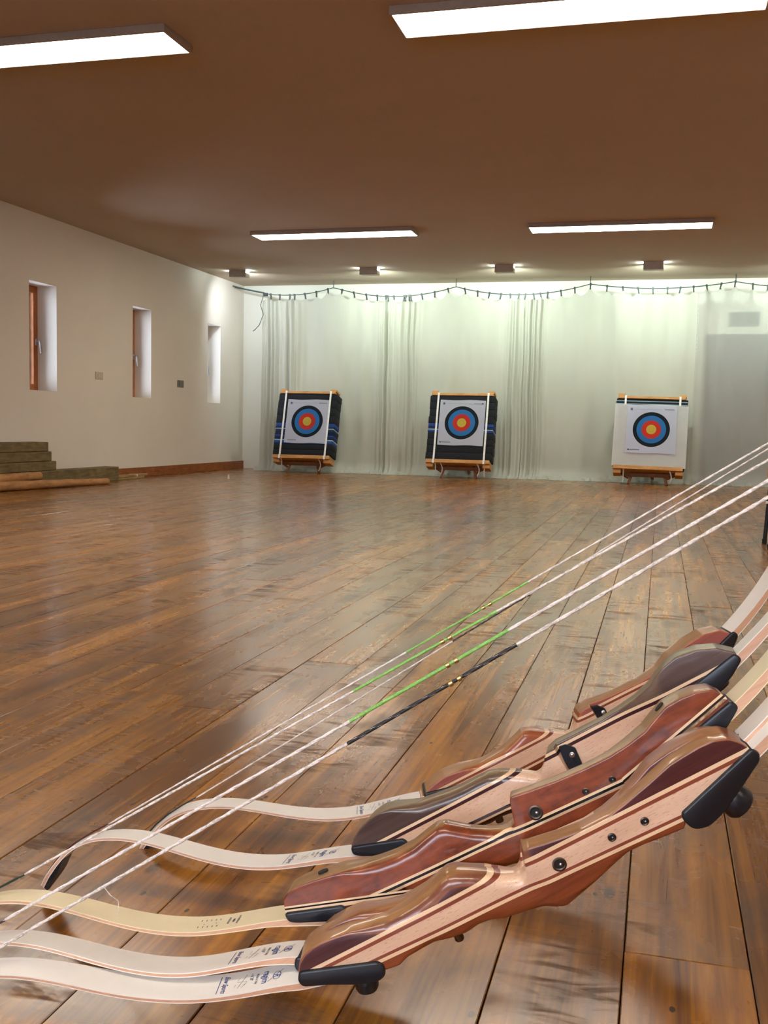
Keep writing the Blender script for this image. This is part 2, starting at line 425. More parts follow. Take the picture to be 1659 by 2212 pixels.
# ------------------------------------------------------------------ cloth on its wire
def mat_cloth(name, rgb, alpha):
    t = NT(name); v = t.coords()
    n = t.noise(t.scaled(v, (2.0, 1, 0.8)), 1.0, 4); wv = t.noise(t.scaled(v, (260, 1, 260)), 1.0, 2)
    c = lin(rgb)
    col = t.ramp(n, [(0.3, tuple(x * 0.93 for x in c[:3])), (0.7, c)])
    di = t.node('ShaderNodeBsdfDiffuse'); t.l.new(col, di.inputs[0])
    tl = t.node('ShaderNodeBsdfTranslucent'); t.l.new(col, tl.inputs[0])
    m1 = t.node('ShaderNodeMixShader'); m1.inputs[0].default_value = 0.28; t.l.new(di.outputs[0], m1.inputs[1]); t.l.new(tl.outputs[0], m1.inputs[2])
    tr = t.node('ShaderNodeBsdfTransparent')
    m2 = t.node('ShaderNodeMixShader'); t.l.new(t.math('ADD', alpha - 0.06, t.math('MULTIPLY', wv, 0.12)), m2.inputs[0])
    t.l.new(m1.outputs[0], m2.inputs[1]); t.l.new(tr.outputs[0], m2.inputs[2]); t.l.new(m2.outputs[0], t.out.inputs[0])
    return t.m
M_cloth = mat_cloth('unbleached_muslin', (212, 213, 201), 0.10)
M_sheer = mat_cloth('sheer_muslin', (212, 210, 204), 0.44)
YC = 14.79
HOOKS = [(-6.40, 2.78, 0.0), (-5.87, 2.675, 0.0), (-4.809, 2.757, 0.055), (-2.951, 2.742, 0.135), (-1.041, 2.752, 0.130), (0.889, 2.756, 0.075), (2.75, 2.75, 0.09)]
def wire_z(x):
    for (xa, za, _), (xb, zb, sg) in zip(HOOKS, HOOKS[1:]):
        if x <= xb:
            t = max(0, (x - xa) / (xb - xa)); return za + (zb - za) * t - 4 * sg * t * (1 - t)
    return HOOKS[-1][1]
CLIPS = [-5.809, -5.66, -5.497, -5.422, -5.26, -5.077, -4.895, -4.671, -4.491, -4.298, -4.128, -3.994, -3.966, -3.874, -3.72, -3.692, -3.644, -3.623, -3.456, -3.263, -3.065, -2.82, -2.631, -2.457, -2.29, -2.158, -2.033, -1.941, -1.829, -1.731, -1.627, -1.446, -1.254, -1.037, -0.809, -0.596, -0.39, -0.192, 0.004, 0.175, 0.345, 0.514, 0.705, 0.883, 1.107, 1.301, 1.5, 1.7, 1.9, 2.1, 2.3]
def top_z(x):
    if x <= CLIPS[0]: return wire_z(CLIPS[0]) - 0.045 - 0.3 * (CLIPS[0] - x)
    for a, b in zip(CLIPS, CLIPS[1:]):
        if x <= b:
            t = (x - a) / (b - a); return wire_z(x) - 0.045 - 0.40 * (b - a) * 4 * t * (1 - t)
    return wire_z(x) - 0.05
FOLDS = [(-5.80, 0.13), (-5.46, 0.10), (-3.98, 0.10), (-3.66, 0.13), (-2.05, 0.14), (-1.78, 0.12)]
def fold_y(x, h):
    """offset of the cloth out of its plane; h = 0 at the floor, 1 at the top"""
    g = sum(math.exp(-((x - c) / w) ** 2) for c, w in FOLDS)
    spread = 0.35 + 0.65 * h
    a = 0.012 * math.sin(x * 19 + 2 * math.sin(x * 3)) * (0.4 + h) + 0.020 * math.sin(x * 7.3 + 1.1 + 0.5 * h)
    tight = g * (0.042 * math.sin(x * 74 + 1.5 * math.sin(x * 11)) + 0.020 * math.sin(x * 41 + 0.6))
    n = mnoise.noise(Vector((x * 3.1, h * 1.6, 2.0))) * 0.035
    d = mnoise.noise(Vector((x * 9.0, h * 5.0, 7.0))) * 0.012
    return a + tight * (0.55 + 0.45 * spread) + n + d
def curtain(xa, xb, mat, label, step=0.009):
    nx = int((xb - xa) / step); nz = 46
    b = NB(); grid = []
    for i in range(nx + 1):
        x = xa + (xb - xa) * i / nx
        zt = top_z(x); col = []
        for j in range(nz + 1):
            h = j / nz; z = zt * h
            xx = x + 0.02 * mnoise.noise(Vector((x * 2, z * 1.3, 5)))
            y = YC + fold_y(x, h) - 0.03 * (1 - h) ** 6
            # the hem breaks on the floor
            if z < 0.14:
                k_ = (0.14 - z) / 0.14
                y -= k_ ** 1.5 * (0.085 + 0.07 * mnoise.noise(Vector((x * 5, 1, 0))) + 0.03 * mnoise.noise(Vector((x * 17, 3, 0))))
                z = max(0.006, z + k_ * (0.03 + 0.085 * mnoise.noise(Vector((x * 7, k_ * 4, 9)))) - 0.02 * k_)
            col.append(b.verts.new((xx, y, z)))
        # a fold of cloth lying forward on the boards
        zx = col[0].co.x
        f1 = 0.07 + 0.06 * mnoise.noise(Vector((x * 6, 5, 5))); f2 = f1 + 0.05 + 0.05 * mnoise.noise(Vector((x * 8, 9, 1)))
        y0 = col[0].co.y
        ext = [b.verts.new((zx + 0.02 * math.sin(x * 31), y0 - max(0.02, f1), 0.012 + 0.075 * abs(mnoise.noise(Vector((x * 13, 2, 2)))))),
               b.verts.new((zx, y0 - max(0.04, f2), 0.004))]
        grid.append(list(reversed(ext)) + col)
    for i in range(nx):
        for j in range(len(grid[0]) - 1):
            b.faces.new([grid[i][j], grid[i + 1][j], grid[i + 1][j + 1], grid[i][j + 1]])
    o = obj('curtain', b, mat, None, 180)
    return tag(o, label, 'curtain', 'cloths clipped to the wire')
curtain(-5.96, -3.98, M_cloth, 'off-white cloth hanging behind the left target, next to the left wall')
curtain(-3.97, -1.95, M_cloth, 'off-white cloth hanging behind the middle target')
curtain(-1.94, 0.42, M_cloth, 'off-white cloth hanging behind the right target')
curtain(0.40, 2.35, M_sheer, 'thin see-through cloth hanging before the grey door at the right edge')
M_wire = plain('green_wire', (74, 92, 88), 0.5, 0.3)
bm = NB(); tube(bm, [(x, YC, wire_z(x)) for x in [-6.40 + 9.15 * i / 180 for i in range(181)]], 0.0065, 6)
wire = tag(obj('curtain_wire', bm, M_wire, None, 60), 'thin dark wire sagging across the back of the room, carrying the cloths', 'wire')
for hx, hz, _ in HOOKS[2:]:
    b = NB(); tube(b, [(hx, YC, hz), (hx, YC, hz + 0.03), (hx, YC, ZC)], 0.006, 6); obj('hook', b, M_wire, wire)
b = NB(); box(b, (-5.93, YC - 0.02, 2.645), (-5.86, YC + 0.02, 2.69), 0.004); obj('clamp', b, plain('dark_clamp', (40, 48, 48), 0.5), wire)
b = NB(); tube(b, [(XL, YC - 0.03, 2.80), (-6.2, YC - 0.03, 2.745), (-5.9, YC - 0.03, 2.69)], 0.009, 6); obj('tie_end', b, M_wire, wire)
b = NB(); tube(b, [(-5.90, YC - 0.06, 2.66), (-5.95, YC - 0.06, 2.5), (-5.90, YC - 0.07, 2.36), (-5.96, YC - 0.08, 2.2), (-6.03, YC - 0.08, 2.13), (-6.06, YC - 0.08, 2.11)], 0.006, 6)
obj('loose_end', b, M_wire, wire, 60)
M_clip = plain('dark_clip', (56, 66, 66), 0.5)
b = NB(); box(b, (-0.009, -0.014, -0.075), (0.009, 0.014, 0.008), 0.003); prism(b, [(-0.013, -0.02), (0.013, -0.02), (0.009, 0.012), (-0.009, 0.012)], -0.016, 0.016)
clipme = bpy.data.meshes.new('curtain_clip'); b.to_mesh(clipme); b.free(); clipme.materials.append(M_clip)
ONES = ['', 'first', 'second', 'third', 'fourth', 'fifth', 'sixth', 'seventh', 'eighth', 'ninth', 'tenth', 'eleventh', 'twelfth', 'thirteenth', 'fourteenth', 'fifteenth', 'sixteenth', 'seventeenth', 'eighteenth', 'nineteenth']
def ordinal(n):
    if n < 20: return ONES[n]
    t_, o_ = divmod(n, 10); return {2: 'twent', 3: 'thirt', 4: 'fort'}[t_] + ('ieth' if o_ == 0 else 'y-' + ONES[o_])
for ci, x in enumerate(CLIPS):
    if x > 1.45: break
    o = bpy.data.objects.new('curtain_clip', clipme); COL.objects.link(o)
    o.location = (x, YC - 0.002, wire_z(x) - 0.002); o.rotation_euler = (0, random.uniform(-0.25, 0.25), 0)
    tag(o, 'small dark clip on the sagging wire, %s from the left wall' % ordinal(ci + 1), 'clip', 'clips along the wire')

# ------------------------------------------------------------------ targets
def layer_mat(name, rgb): return plain(name, rgb, 0.9, var=0.12, scale=80, bump=0.2)
M_foam = layer_mat('black_foam', (16, 20, 27)); M_blue = layer_mat('blue_foam', (28, 66, 136)); M_navy = layer_mat('navy_foam', (18, 32, 66)); M_pale = layer_mat('pale_foam', (150, 178, 198))
M_pine = wood('pale_pine', (176, 122, 66), (214, 164, 102), axis=0, rough=0.6, coat=0.0, fine=50)
M_pined = wood('brown_pine', (98, 56, 30), (136, 84, 46), axis=2, rough=0.6, coat=0.0, fine=50)
M_strap = plain('white_webbing', (240, 242, 240), 0.8)
M_sheet = plain('white_sheet', (244, 245, 243), 0.85, var=0.03, scale=5)
def mat_face():
    t = NT('target_print'); sx = t.node('ShaderNodeSeparateXYZ'); t.l.new(t.coords(), sx.inputs[0])
    x, z = sx.outputs[0], sx.outputs[2]
    r = t.math('SQRT', t.math('ADD', t.math('MULTIPLY', x, x), t.math('MULTIPLY', z, z)))
    rr = t.math('DIVIDE', r, 0.6)
    W_ = lin((232, 235, 250))
    col = t.ramp(rr, [(0.0, lin((240, 214, 92))), (0.106, lin((242, 74, 60))), (0.208, lin((66, 146, 222))), (0.320, lin((34, 44, 52))), (0.402, W_)], 'CONSTANT')
    # thin score lines
    for rad in (0.053, 0.157, 0.264, 0.361):
        ln = t.math('COMPARE', rr, rad, 0.0035)
        col = t.mix(t.math('MULTIPLY', ln, 0.18), col, (0.15, 0.15, 0.2, 1))
    ln = t.math('COMPARE', rr, 0.45, 0.0012); col = t.mix(t.math('MULTIPLY', ln, 0.12), col, (0.3, 0.3, 0.45, 1))
    return t.base(col, 0.7, spec=0.2)
M_face = mat_face(); M_print = plain('print_grey', (120, 126, 150), 0.8); M_printd = plain('print_dark', (52, 58, 74), 0.8)
TILT = math.radians(15.5)
def target(cx, zc, yb, width, plan, label, stand_label, face_label, face_off, roll=0.0, sheet=False, marks=0):
    L = 0.935; D = 0.24
    base = Matrix.Translation((cx, yb, 0.262 + zc)) @ Matrix.Rotation(roll, 4, 'Y') @ Matrix.Rotation(-TILT, 4, 'X')
    root = tag(empty('target_boss', base), label, 'target', 'archery butts in front of the cloth')
    hw = width / 2
    # foam layers stacked from the bottom up: (thickness share, material)
    z = 0.0; tot = sum(p[0] for p in plan)
    for k_, (sh, mt) in enumerate(plan):
        h = L * sh / tot; b = NB(); pr = random.uniform(-0.004, 0.004)
        box(b, (-hw + pr, pr * 0.5, z), (hw + pr, D, z + h), min(0.008, h * 0.3), 2); z += h
        obj('foam_layer', b, mt, root, 40)
    # boards above and below with blocks on their ends, drawn together by straps
    b = NB(); box(b, (-hw + 0.02, -0.012, L), (hw - 0.03, D - 0.03, L + 0.036), 0.004); obj('top_board', b, M_pine, root)
    b = NB(); box(b, (-hw + 0.012, -0.03, -0.052), (hw - 0.02, D - 0.03, -0.001), 0.004); obj('bottom_board', b, M_pine, root)
    for s in (-1, 1):
        b = NB(); xx = s * (hw - 0.065)
        box(b, (xx - 0.045, 0.0, L + 0.036), (xx + 0.045, 0.19, L + 0.072), 0.003); obj('top_block', b, M_pine, root)
        b = NB(); box(b, (xx - 0.05, 0.01, -0.105), (xx + 0.05, 0.21, -0.052), 0.003); obj('bottom_block', b, M_pine, root)
    for s in (-0.345, 0.365):
        xx = s * width / 0.93
        b = NB()
        loop = [(-0.016, L * 0.5), (-0.018, L + 0.02), (-0.014, L + 0.040), (0.05, L + 0.040), (0.05, L + 0.037), (-0.011, L + 0.037), (-0.014, L), (-0.012, L * 0.5), (-0.012, 0.0), (-0.033, -0.004), (-0.033, -0.055), (0.05, -0.056), (0.05, -0.059), (-0.036, -0.058), (-0.036, -0.002), (-0.016, 0.003)]
        if sheet:
            loop = [(-0.017, L * 0.9), (-0.018, L + 0.02), (-0.014, L + 0.040), (0.05, L + 0.040), (0.05, L + 0.037), (-0.011, L + 0.037), (-0.014, L * 0.9)]
        prism(b, loop, -0.013, 0.013)
        for v in b.verts: v.co = Vector((v.co.z + xx, v.co.x, v.co.y))
        bmesh.ops.recalc_face_normals(b, faces=b.faces[:])
        st = obj('strap', b, M_strap, root)
        tails = [(0.03, 0.0, 0.28)] if s < 0 else [(-0.09, 0.03, 0.27)]
        if marks == 1: tails.append((0.10, 0.03, 0.27) if s < 0 else (0.02, -0.01, 0.28))
        for (dx, cv, ln) in tails:
            b = NB(); pts = []
            for q in range(9):
                t_ = q / 8; pts.append((xx + dx + cv * math.sin(t_ * 3) , -0.012 + ln * 0.26 * t_ + 0.015 * math.sin(t_ * 5), -0.05 - ln * 0.62 * t_))
            vs = [(b.verts.new(Vector(p) + Vector((-0.008, 0, 0))), b.verts.new(Vector(p) + Vector((0.008, 0, 0)))) for p in pts]
            for q in range(8): b.faces.new([vs[q][0], vs[q][1], vs[q + 1][1], vs[q + 1][0]])
            bmesh.ops.solidify(b, geom=b.faces[:], thickness=0.002); obj('strap_tail', b, M_strap, st)
    if sheet:
        b = NB(); nx, nz = 30, 30; g = []
        for i in range(nx + 1):
            r_ = []
            for j in range(nz + 1):
                x = -hw - 0.012 + (width + 0.024) * i / nx; z_ = -0.012 + (L - 0.075) * j / nz
                r_.append(b.verts.new((x, -0.018 - 0.006 * mnoise.noise(Vector((x * 4, z_ * 3, 1))), z_ + 0.004 * math.sin(x * 9))))
            g.append(r_)
        for i in range(nx):
            for j in range(nz): b.faces.new([g[i][j], g[i + 1][j], g[i + 1][j + 1], g[i][j + 1]])
        bmesh.ops.solidify(b, geom=b.faces[:], thickness=-0.003)
        obj('cover_sheet', b, M_sheet, root, 60)
    # printed paper face
    fz = L * 0.5 + face_off[1]; fy = -0.028 if sheet else -0.006
    fm = base @ Matrix.Translation((face_off[0], fy, fz))
    b = NB(); n = 24; pw, ph = (0.325, 0.33); g = []
    for i in range(n + 1):
        r_ = []
        for j in range(n + 1):
            x = -pw + 2 * pw * i / n; z_ = -ph + 2 * ph * j / n
            e = max(abs(x) / pw, abs(z_) / ph)
            r_.append(b.verts.new((x, -0.003 * e ** 6 * (1 + mnoise.noise(Vector((x * 9, z_ * 9, cx)))), z_ + (0.004 * math.sin(x * 14) if j in (0, n) else 0))))
        g.append(r_)
    for i in range(n):
        for j in range(n): b.faces.new([g[i][j], g[i + 1][j], g[i + 1][j + 1], g[i][j + 1]])
    bmesh.ops.solidify(b, geom=b.faces[:], thickness=-0.0015)
    face = objm('paper_target', (lambda m_: (b.to_mesh(m_), b.free(), m_)[2])(bpy.data.meshes.new('paper_target')), M_face, None, 60)
    face.matrix_world = fm
    tag(face, face_label, 'target face', 'paper target faces')
    # small print in the corners
    b = NB(); 
    box(b, (-0.285, -0.0060, 0.262), (-0.255, -0.0052, 0.292)); box(b, (0.16, -0.0060, 0.276), (0.285, -0.0052, 0.284))
    box(b, (-0.27, -0.0060, -0.292), (-0.14, -0.0052, -0.282)); box(b, (-0.23, -0.0056, 0.278), (0.13, -0.0052, 0.2795))
    obj('corner_print', b, M_print, face)
    b = NB(); box(b, (-0.276, -0.0072, 0.270), (-0.262, -0.0062, 0.284))
    if marks: box(b, (-0.295, -0.0072, -0.296), (-0.275, -0.0062, -0.278))
    if marks == 1: box(b, (0.275, -0.0072, 0.27), (0.293, -0.0062, 0.29))
    obj('corner_print', b, M_printd, face)
    # easel under and behind
    es = tag(empty('easel', loc=(cx, yb + 0.12, 0)), stand_label, 'easel', 'wooden easels')
    zb = 0.262 + zc - 0.10
    for s in (-1, 1):
        b = NB(); tube(b, [(s * 0.25, -0.05, 0.0), (s * 0.21, 0.02, zb - 0.01), (s * 0.15, 0.30, 1.1)], 0.022, 4); obj('leg', b, M_pined, es)
        b = NB(); tube(b, [(s * 0.36, 0.0, zb - 0.012), (s * 0.25, -0.03, 0.085)], 0.018, 4); obj('brace', b, M_pined, es)
    b = NB(); tube(b, [(0.06, 0.47, 0.0), (0.03, 0.38, 0.7)], 0.022, 4); obj('leg', b, M_pined, es)
    b = NB(); box(b, (-0.34, -0.02, zb - 0.05), (0.34, 0.03, zb), 0.003); obj('crossbar', b, M_pined, es)
F, B_, N_, P_ = M_foam, M_blue, M_navy, M_pale
# plan bottom to top
planL = [(.09, F), (.09, F), (.045, B_), (.022, P_), (.04, N_), (.03, B_), (.03, N_), (.055, N_), (.018, P_), (.02, N_), (.06, B_), (.12, F), (.12, F), (.12, F), (.10, F)]
planM = [(.11, F), (.11, F), (.10, F), (.10, F), (.030, B_), (.018, P_), (.035, N_), (.05, B_), (.11, F), (.11, F), (.11, F), (.10, F)]
planR = [(.13, F)] * 7 + [(.012, P_), (.03, F), (.012, P_), (.03, F)]
target(-5.045, 0.0, 14.14, 0.905, planL, 'black foam butt with two pairs of blue bands, at the left by the wall', 'brown wooden easel under the left butt', 'paper target face on the left blue-banded butt', (0.03, 0.045))
target(-2.730, 0.0, 14.14, 0.935, planM, 'black foam butt with one pair of blue bands, in the middle', 'brown wooden easel under the middle butt', 'paper target face on the middle butt', (0.012, 0.07), marks=1)
target(-0.149, -0.012, 14.14, 0.935, planR, 'foam butt covered by a white sheet, black along its top, at the right', 'brown wooden easel under the white-covered butt', 'paper target face on the white-covered right butt', (0.012, 0.035), roll=0.016, sheet=True, marks=2)

# ------------------------------------------------------------------ timber along the left wall
M_tim = wood('weathered_timber', (92, 80, 50), (136, 120, 78), axis=1, rough=0.8, coat=0.0, fine=40, flecks=(48, 38, 24))
M_log = wood('peeled_log', (156, 106, 60), (204, 154, 98), axis=1, rough=0.75, coat=0.0, fine=26, flecks=(92, 50, 24))
M_lend = plain('log_end', (186, 178, 158), 0.8)
for (x1, y0_, y1_, za, zb, lab) in [(-6.20, 6.1, 10.95, 0.0, 0.163, 'longest squared timber, lowest in the stack by the left wall'), (-6.205, 6.3, 9.65, 0.166, 0.264, 'squared timber second from the bottom of the stack by the left wall'),
                                    (-6.20, 6.2, 9.556, 0.267, 0.367, 'squared timber second from the top of the stack by the left wall'), (-6.20, 6.0, 9.498, 0.370, 0.467, 'squared timber on top of the stack by the left wall')]:
    b = NB(); box(b, (-6.385, y0_, za), (x1, y1_, zb), 0.006); tag(obj('timber', b, M_tim), lab, 'timber', 'squared timbers stacked by the wall')
def log(p0, p1, r0, r1, lab):
    b = NB(); n = 14; pts = [Vector(p0).lerp(Vector(p1), i / n) for i in range(n + 1)]
    tube(b, pts, [(r0 + (r1 - r0) * i / n) * (1 + 0.05 * math.sin(i * 2.3)) for i in range(n + 1)], 14)
    o = tag(obj('log', b, M_log, None, 50), lab, 'log', 'round logs by the left wall')
    e = (Vector(p1) - Vector(p0)).normalized()
    b = NB(); lathe(b, [(r1 * 1.005, -0.03), (r1 * 0.97, 0.004)], p1, e, 16); obj('cut_end', b, M_lend, o)
log((-6.145, 8.35, 0.052), (-5.90, 10.16, 0.036), 0.052, 0.034, 'long orange-brown log lying on the floor before the stacked timbers')
log((-6.148, 7.4, 0.128), (-6.148, 9.24, 0.122), 0.048, 0.044, 'short log with a pale cut end lying on the others before the timbers')
for (xa, ya, yb_, za, zb, lab, a) in [(-6.32, 10.96, 11.62, 0.0, 0.028, 'lower pale slat on the floor beyond the timbers', 0.0), (-6.315, 10.97, 11.72, 0.029, 0.052, 'upper pale slat lying on another slat beyond the timbers', 0.02)]:
    b = NB(); box(b, (0, 0, za), (0.10, yb_ - ya, zb), 0.003)
    o = tag(obj('wood_slat', b, wood('slat_wood', (136, 112, 66), (182, 156, 104), axis=1, rough=0.7, coat=0.0, fine=40)), lab, 'slat', 'slats beyond the timbers')
    o.location = (xa, ya, 0); o.rotation_euler = (0, 0, a)
    if a:
        b = NB(); box(b, (-0.002, 0.45, za - 0.001), (0.102, 0.47, zb + 0.002)); obj('white_tape', b, M_strap, o)
b = NB(); lathe(b, [(0.012, 0), (0.014, 0.012), (0.010, 0.05), (0.012, 0.058)], (-5.255, 12.0, 0), (0, 0, 1), 10)
tag(obj('peg', b, plain('white_peg', (226, 222, 210), 0.5)), 'tiny white peg standing alone on the floor near the left wall', 'peg')

# stool whose leg shows at the right edge
M_black = plain('black_plastic', (20, 22, 27), 0.38, var=0.05)
st = tag(empty('stool', loc=(0.86, 6.85, 0)), 'wooden-topped stool with dark legs, just entering at the right edge', 'stool')
b = NB(); box(b, (-0.19, -0.17, 0.43), (0.19, 0.17, 0.50), 0.01, 2); obj('seat', b, M_pine, st)
for sx in (-1, 1):
    for sy in (-1, 1):
        b = NB(); tube(b, [(sx * 0.165, sy * 0.15, 0.43), (sx * 0.185, sy * 0.165, 0.0)], 0.013, 8); lg = obj('leg', b, M_black, st, 50)
        b = NB(); lathe(b, [(0.016, 0), (0.016, 0.03)], (sx * 0.185, sy * 0.165, 0.0), (0, 0, 1), 10); obj('foot_cap', b, M_black, lg)
        b = NB(); lathe(b, [(0.0165, 0), (0.0165, 0.018)], (sx * 0.1735, sy * 0.157, 0.26), (0, 0, 1), 10); obj('ring', b, M_strap, lg)

# low rack just outside the frame that the upper limbs lean on
rk = tag(empty('bow_rack', loc=(0.245, 1.40, 0)), 'low wooden rack past the right edge that the bows lean on', 'rack')
b = NB(); tube(b, [(0, -0.50, 0.588), (0, 0.50, 0.588)], 0.014, 10); obj('rail', b, M_pine, rk, 50)
for s_ in (-1, 1):
    b = NB(); box(b, (0.0, s_ * 0.47 - 0.02, 0.03), (0.04, s_ * 0.47 + 0.02, 0.575), 0.003); obj('post', b, M_pine, rk)
    b = NB(); box(b, (0.0, s_ * 0.47 - 0.03, 0.0), (0.34, s_ * 0.47 + 0.03, 0.03), 0.003); obj('foot', b, M_pine, rk)
# ------------------------------------------------------------------ bows
M_beech = wood('beech', (212, 170, 138), (232, 196, 166), rough=0.30, coat=0.25, flecks=(168, 112, 80), fine=90)
M_cream = wood('maple_strip', (228, 190, 148), (242, 212, 174), rough=0.3, coat=0.25)
M_redst = wood('redwood_strip', (122, 58, 40), (146, 76, 54), rough=0.3, coat=0.25)
M_maroon = wood('dark_strip', (50, 22, 26), (70, 32, 34), rough=0.3, coat=0.25)
M_ebony = wood('ebony_strip', (18, 12, 12), (30, 20, 18), rough=0.3, coat=0.25)
M_padauk = wood('padauk', (104, 46, 24), (152, 80, 46), rough=0.3, coat=0.25)
M_purple = wood('purple_heart', (108, 62, 44), (148, 90, 62), rough=0.28, coat=0.3, flat=((60, 26, 30), (84, 42, 42)), belly=((140, 98, 58), (176, 130, 84)))  # belly tans here and below are painted reflections, not the wood's own colour
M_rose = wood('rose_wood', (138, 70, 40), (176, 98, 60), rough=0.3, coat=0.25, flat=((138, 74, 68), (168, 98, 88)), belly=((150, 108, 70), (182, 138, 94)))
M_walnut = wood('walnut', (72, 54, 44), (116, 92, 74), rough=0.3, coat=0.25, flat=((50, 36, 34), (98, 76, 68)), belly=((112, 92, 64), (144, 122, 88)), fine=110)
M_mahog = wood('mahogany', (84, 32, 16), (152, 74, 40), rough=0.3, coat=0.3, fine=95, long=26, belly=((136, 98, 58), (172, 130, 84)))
M_lwood = wood('limb_core', (200, 150, 118), (222, 178, 146), rough=0.4, coat=0.2)
M_lwhite = plain('white_glass_fibre', (238, 233, 224), 0.35, var=0.02, scale=40)
M_lcream = plain('cream_glass_fibre', (234, 219, 180), 0.35, var=0.03, scale=40)
M_pad = plain('black_moulded_plastic', (17, 21, 28), 0.36, var=0.06)
M_brass = plain('brass', (196, 170, 110), 0.3, 1.0)
M_dmetal = plain('dark_metal', (96, 84, 76), 0.35, 1.0)
M_hole = plain('hole_dark', (14, 10, 9), 0.6)
M_ink = plain('blue_ink', (38, 66, 130), 0.6); M_ink2 = plain('grey_ink', (150, 152, 150), 0.6); M_inkd = plain('dark_ink', (70, 78, 96), 0.6)
def mat_string(name, c, dark):
    t = NT(name); v = t.coords(); n = t.noise(t.scaled(v, (220, 600, 600)), 1.0, 3); n2 = t.noise(t.scaled(v, (30, 90, 90)), 1.0, 2)
    col = t.mix(t.math('MULTIPLY', t.step(t.math('MULTIPLY', n, t.math('ADD', 0.5, n2)), 0.50, 0.60), dark), lin(c), lin((74, 66, 60)))
    return t.base(col, 0.7, spec=0.2)
M_strw = mat_string('white_string', (236, 228, 222), 0.3); M_strg = mat_string('worn_string', (232, 224, 216), 0.4)
def mat_serv(c): return plain('serving_%d_%d_%d' % c, c, 0.5, var=0.25, scale=400)
M_sg = mat_serv((128, 190, 84)); M_sb = mat_serv((24, 22, 24)); M_sm = mat_serv((70, 24, 30)); M_sdg = mat_serv((34, 50, 30))

XN = [0, .03, .07, .12, .18, .25, .33, .42, .52]; YN = [0.022, 0.010, 0.001, 0.010, 0.045, 0.106, 0.157, 0.188, 0.233]
def natural(x, y):
    n = len(x); h = [x[i + 1] - x[i] for i in range(n - 1)]; a = [0] * n; c = [0] * n; d = [0] * n
    cp = [0] * n; dp = [0] * n
    for i in range(1, n - 1):
        r = 6 * ((y[i + 1] - y[i]) / h[i] - (y[i] - y[i - 1]) / h[i - 1])
        m_ = 2 * (h[i - 1] + h[i]) - h[i - 1] * cp[i - 1]; cp[i] = h[i] / m_; dp[i] = (r - h[i - 1] * dp[i - 1]) / m_
    mm = [0] * n
    for i in range(n - 2, 0, -1): mm[i] = dp[i] - cp[i] * mm[i + 1]
    def f(q):
        k_ = 0
        while k_ < n - 2 and q > x[k_ + 1]: k_ += 1
        e = q - x[k_]
        return y[k_] + e * ((y[k_ + 1] - y[k_]) / h[k_] - h[k_] * (2 * mm[k_] + mm[k_ + 1]) / 6) + e * e * mm[k_] / 2 + e ** 3 * (mm[k_ + 1] - mm[k_]) / (6 * h[k_])
    return f
limb_y = natural(XN, YN)
limb_yu = natural(XN, [0.022, 0.010, 0.001, 0.020, 0.065, 0.125, 0.175, 0.2105, 0.2360])
def rounded(pts, r, n=4):
    out = []
    for i, p in enumerate(pts):
        a, b, c = Vector(pts[i - 1]), Vector(p), Vector(pts[(i + 1) % len(pts)])
        d0, d1 = a - b, c - b; k_ = min(r, d0.length * 0.45, d1.length * 0.45)
        p0, p1 = b + d0.normalized() * k_, b + d1.normalized() * k_
        for q in range(n + 1):
            t_ = q / n; out.append(tuple(p0 * (1 - t_) ** 2 + b * 2 * t_ * (1 - t_) + p1 * t_ ** 2))
    return out
def limb_hw(x): return 0.0115 + (0.0225 - 0.0115) * min(1, max(0, x / 0.30)) ** 0.8
def limb_t(x): return interp([(0, .006), (.1, .0046), (.25, .0048), (.36, .0056), (.41, .0070), (.445, .0095), (.52, .012)], x)
LEFF = 1.446
def limb_curve(upper, uo=0.0, lo=0.0):
    out = []
    n = 84
    for i in range(n + 1):
        x = -0.012 + (0.515 + 0.012) * i / n
        fy = (lambda q: limb_yu(q) + uo * sstep(0, 0.42, q)) if upper else (lambda q: limb_y(q) + lo * (sstep(0.28, 0.40, q) - 1.2 * sstep(0.435, 0.48, q)))
        y = fy(x) if x > 0 else fy(0) - x * 0.45
        e = 0.001; x2 = max(x, 0.001); s = (fy(x2 + e) - fy(x2)) / e if x > 0 else -0.45
        if upper:
            out.append((LEFF - x, y, Vector((s, 1)).normalized(), x))
        else: out.append((x, y, Vector((-s, 1)).normalized(), x))
    return out
def limb_tu(x): return interp([(0, .006), (.1, .005), (.25, .006), (.36, .0100), (.445, .0125), (.52, .0135)], x)
def limb_strip(upper, o0, o1, x0=-1, x1=9, dw=0.0, uo=0.0, lo=0.0):
    b = NB(); rings = []
    for (x, y, nv, q) in limb_curve(upper, uo, lo):
        if q < x0 or q > x1: continue
        t_ = limb_tu(q) if upper else limb_t(q); h = limb_hw(q) + dw
        if q < 0.012: h *= math.sqrt(max(0.12, (q + 0.0125) / 0.0245))
        a = o0(t_, q); c = o1(t_, q)
        pa = (x + nv.x * a, y + nv.y * a); pc = (x + nv.x * c, y + nv.y * c)
        rings.append([b.verts.new((pa[0], pa[1], -h)), b.verts.new((pa[0], pa[1], h)), b.verts.new((pc[0], pc[1], h)), b.verts.new((pc[0], pc[1], -h))])
    for r, s in zip(rings, rings[1:]):
        for k_ in range(4): b.faces.new([r[k_], r[(k_ + 1) % 4], s[(k_ + 1) % 4], s[k_]])
    b.faces.new(list(reversed(rings[0]))); b.faces.new(rings[-1])
    bmesh.ops.recalc_face_normals(b, faces=b.faces[:])
    return b

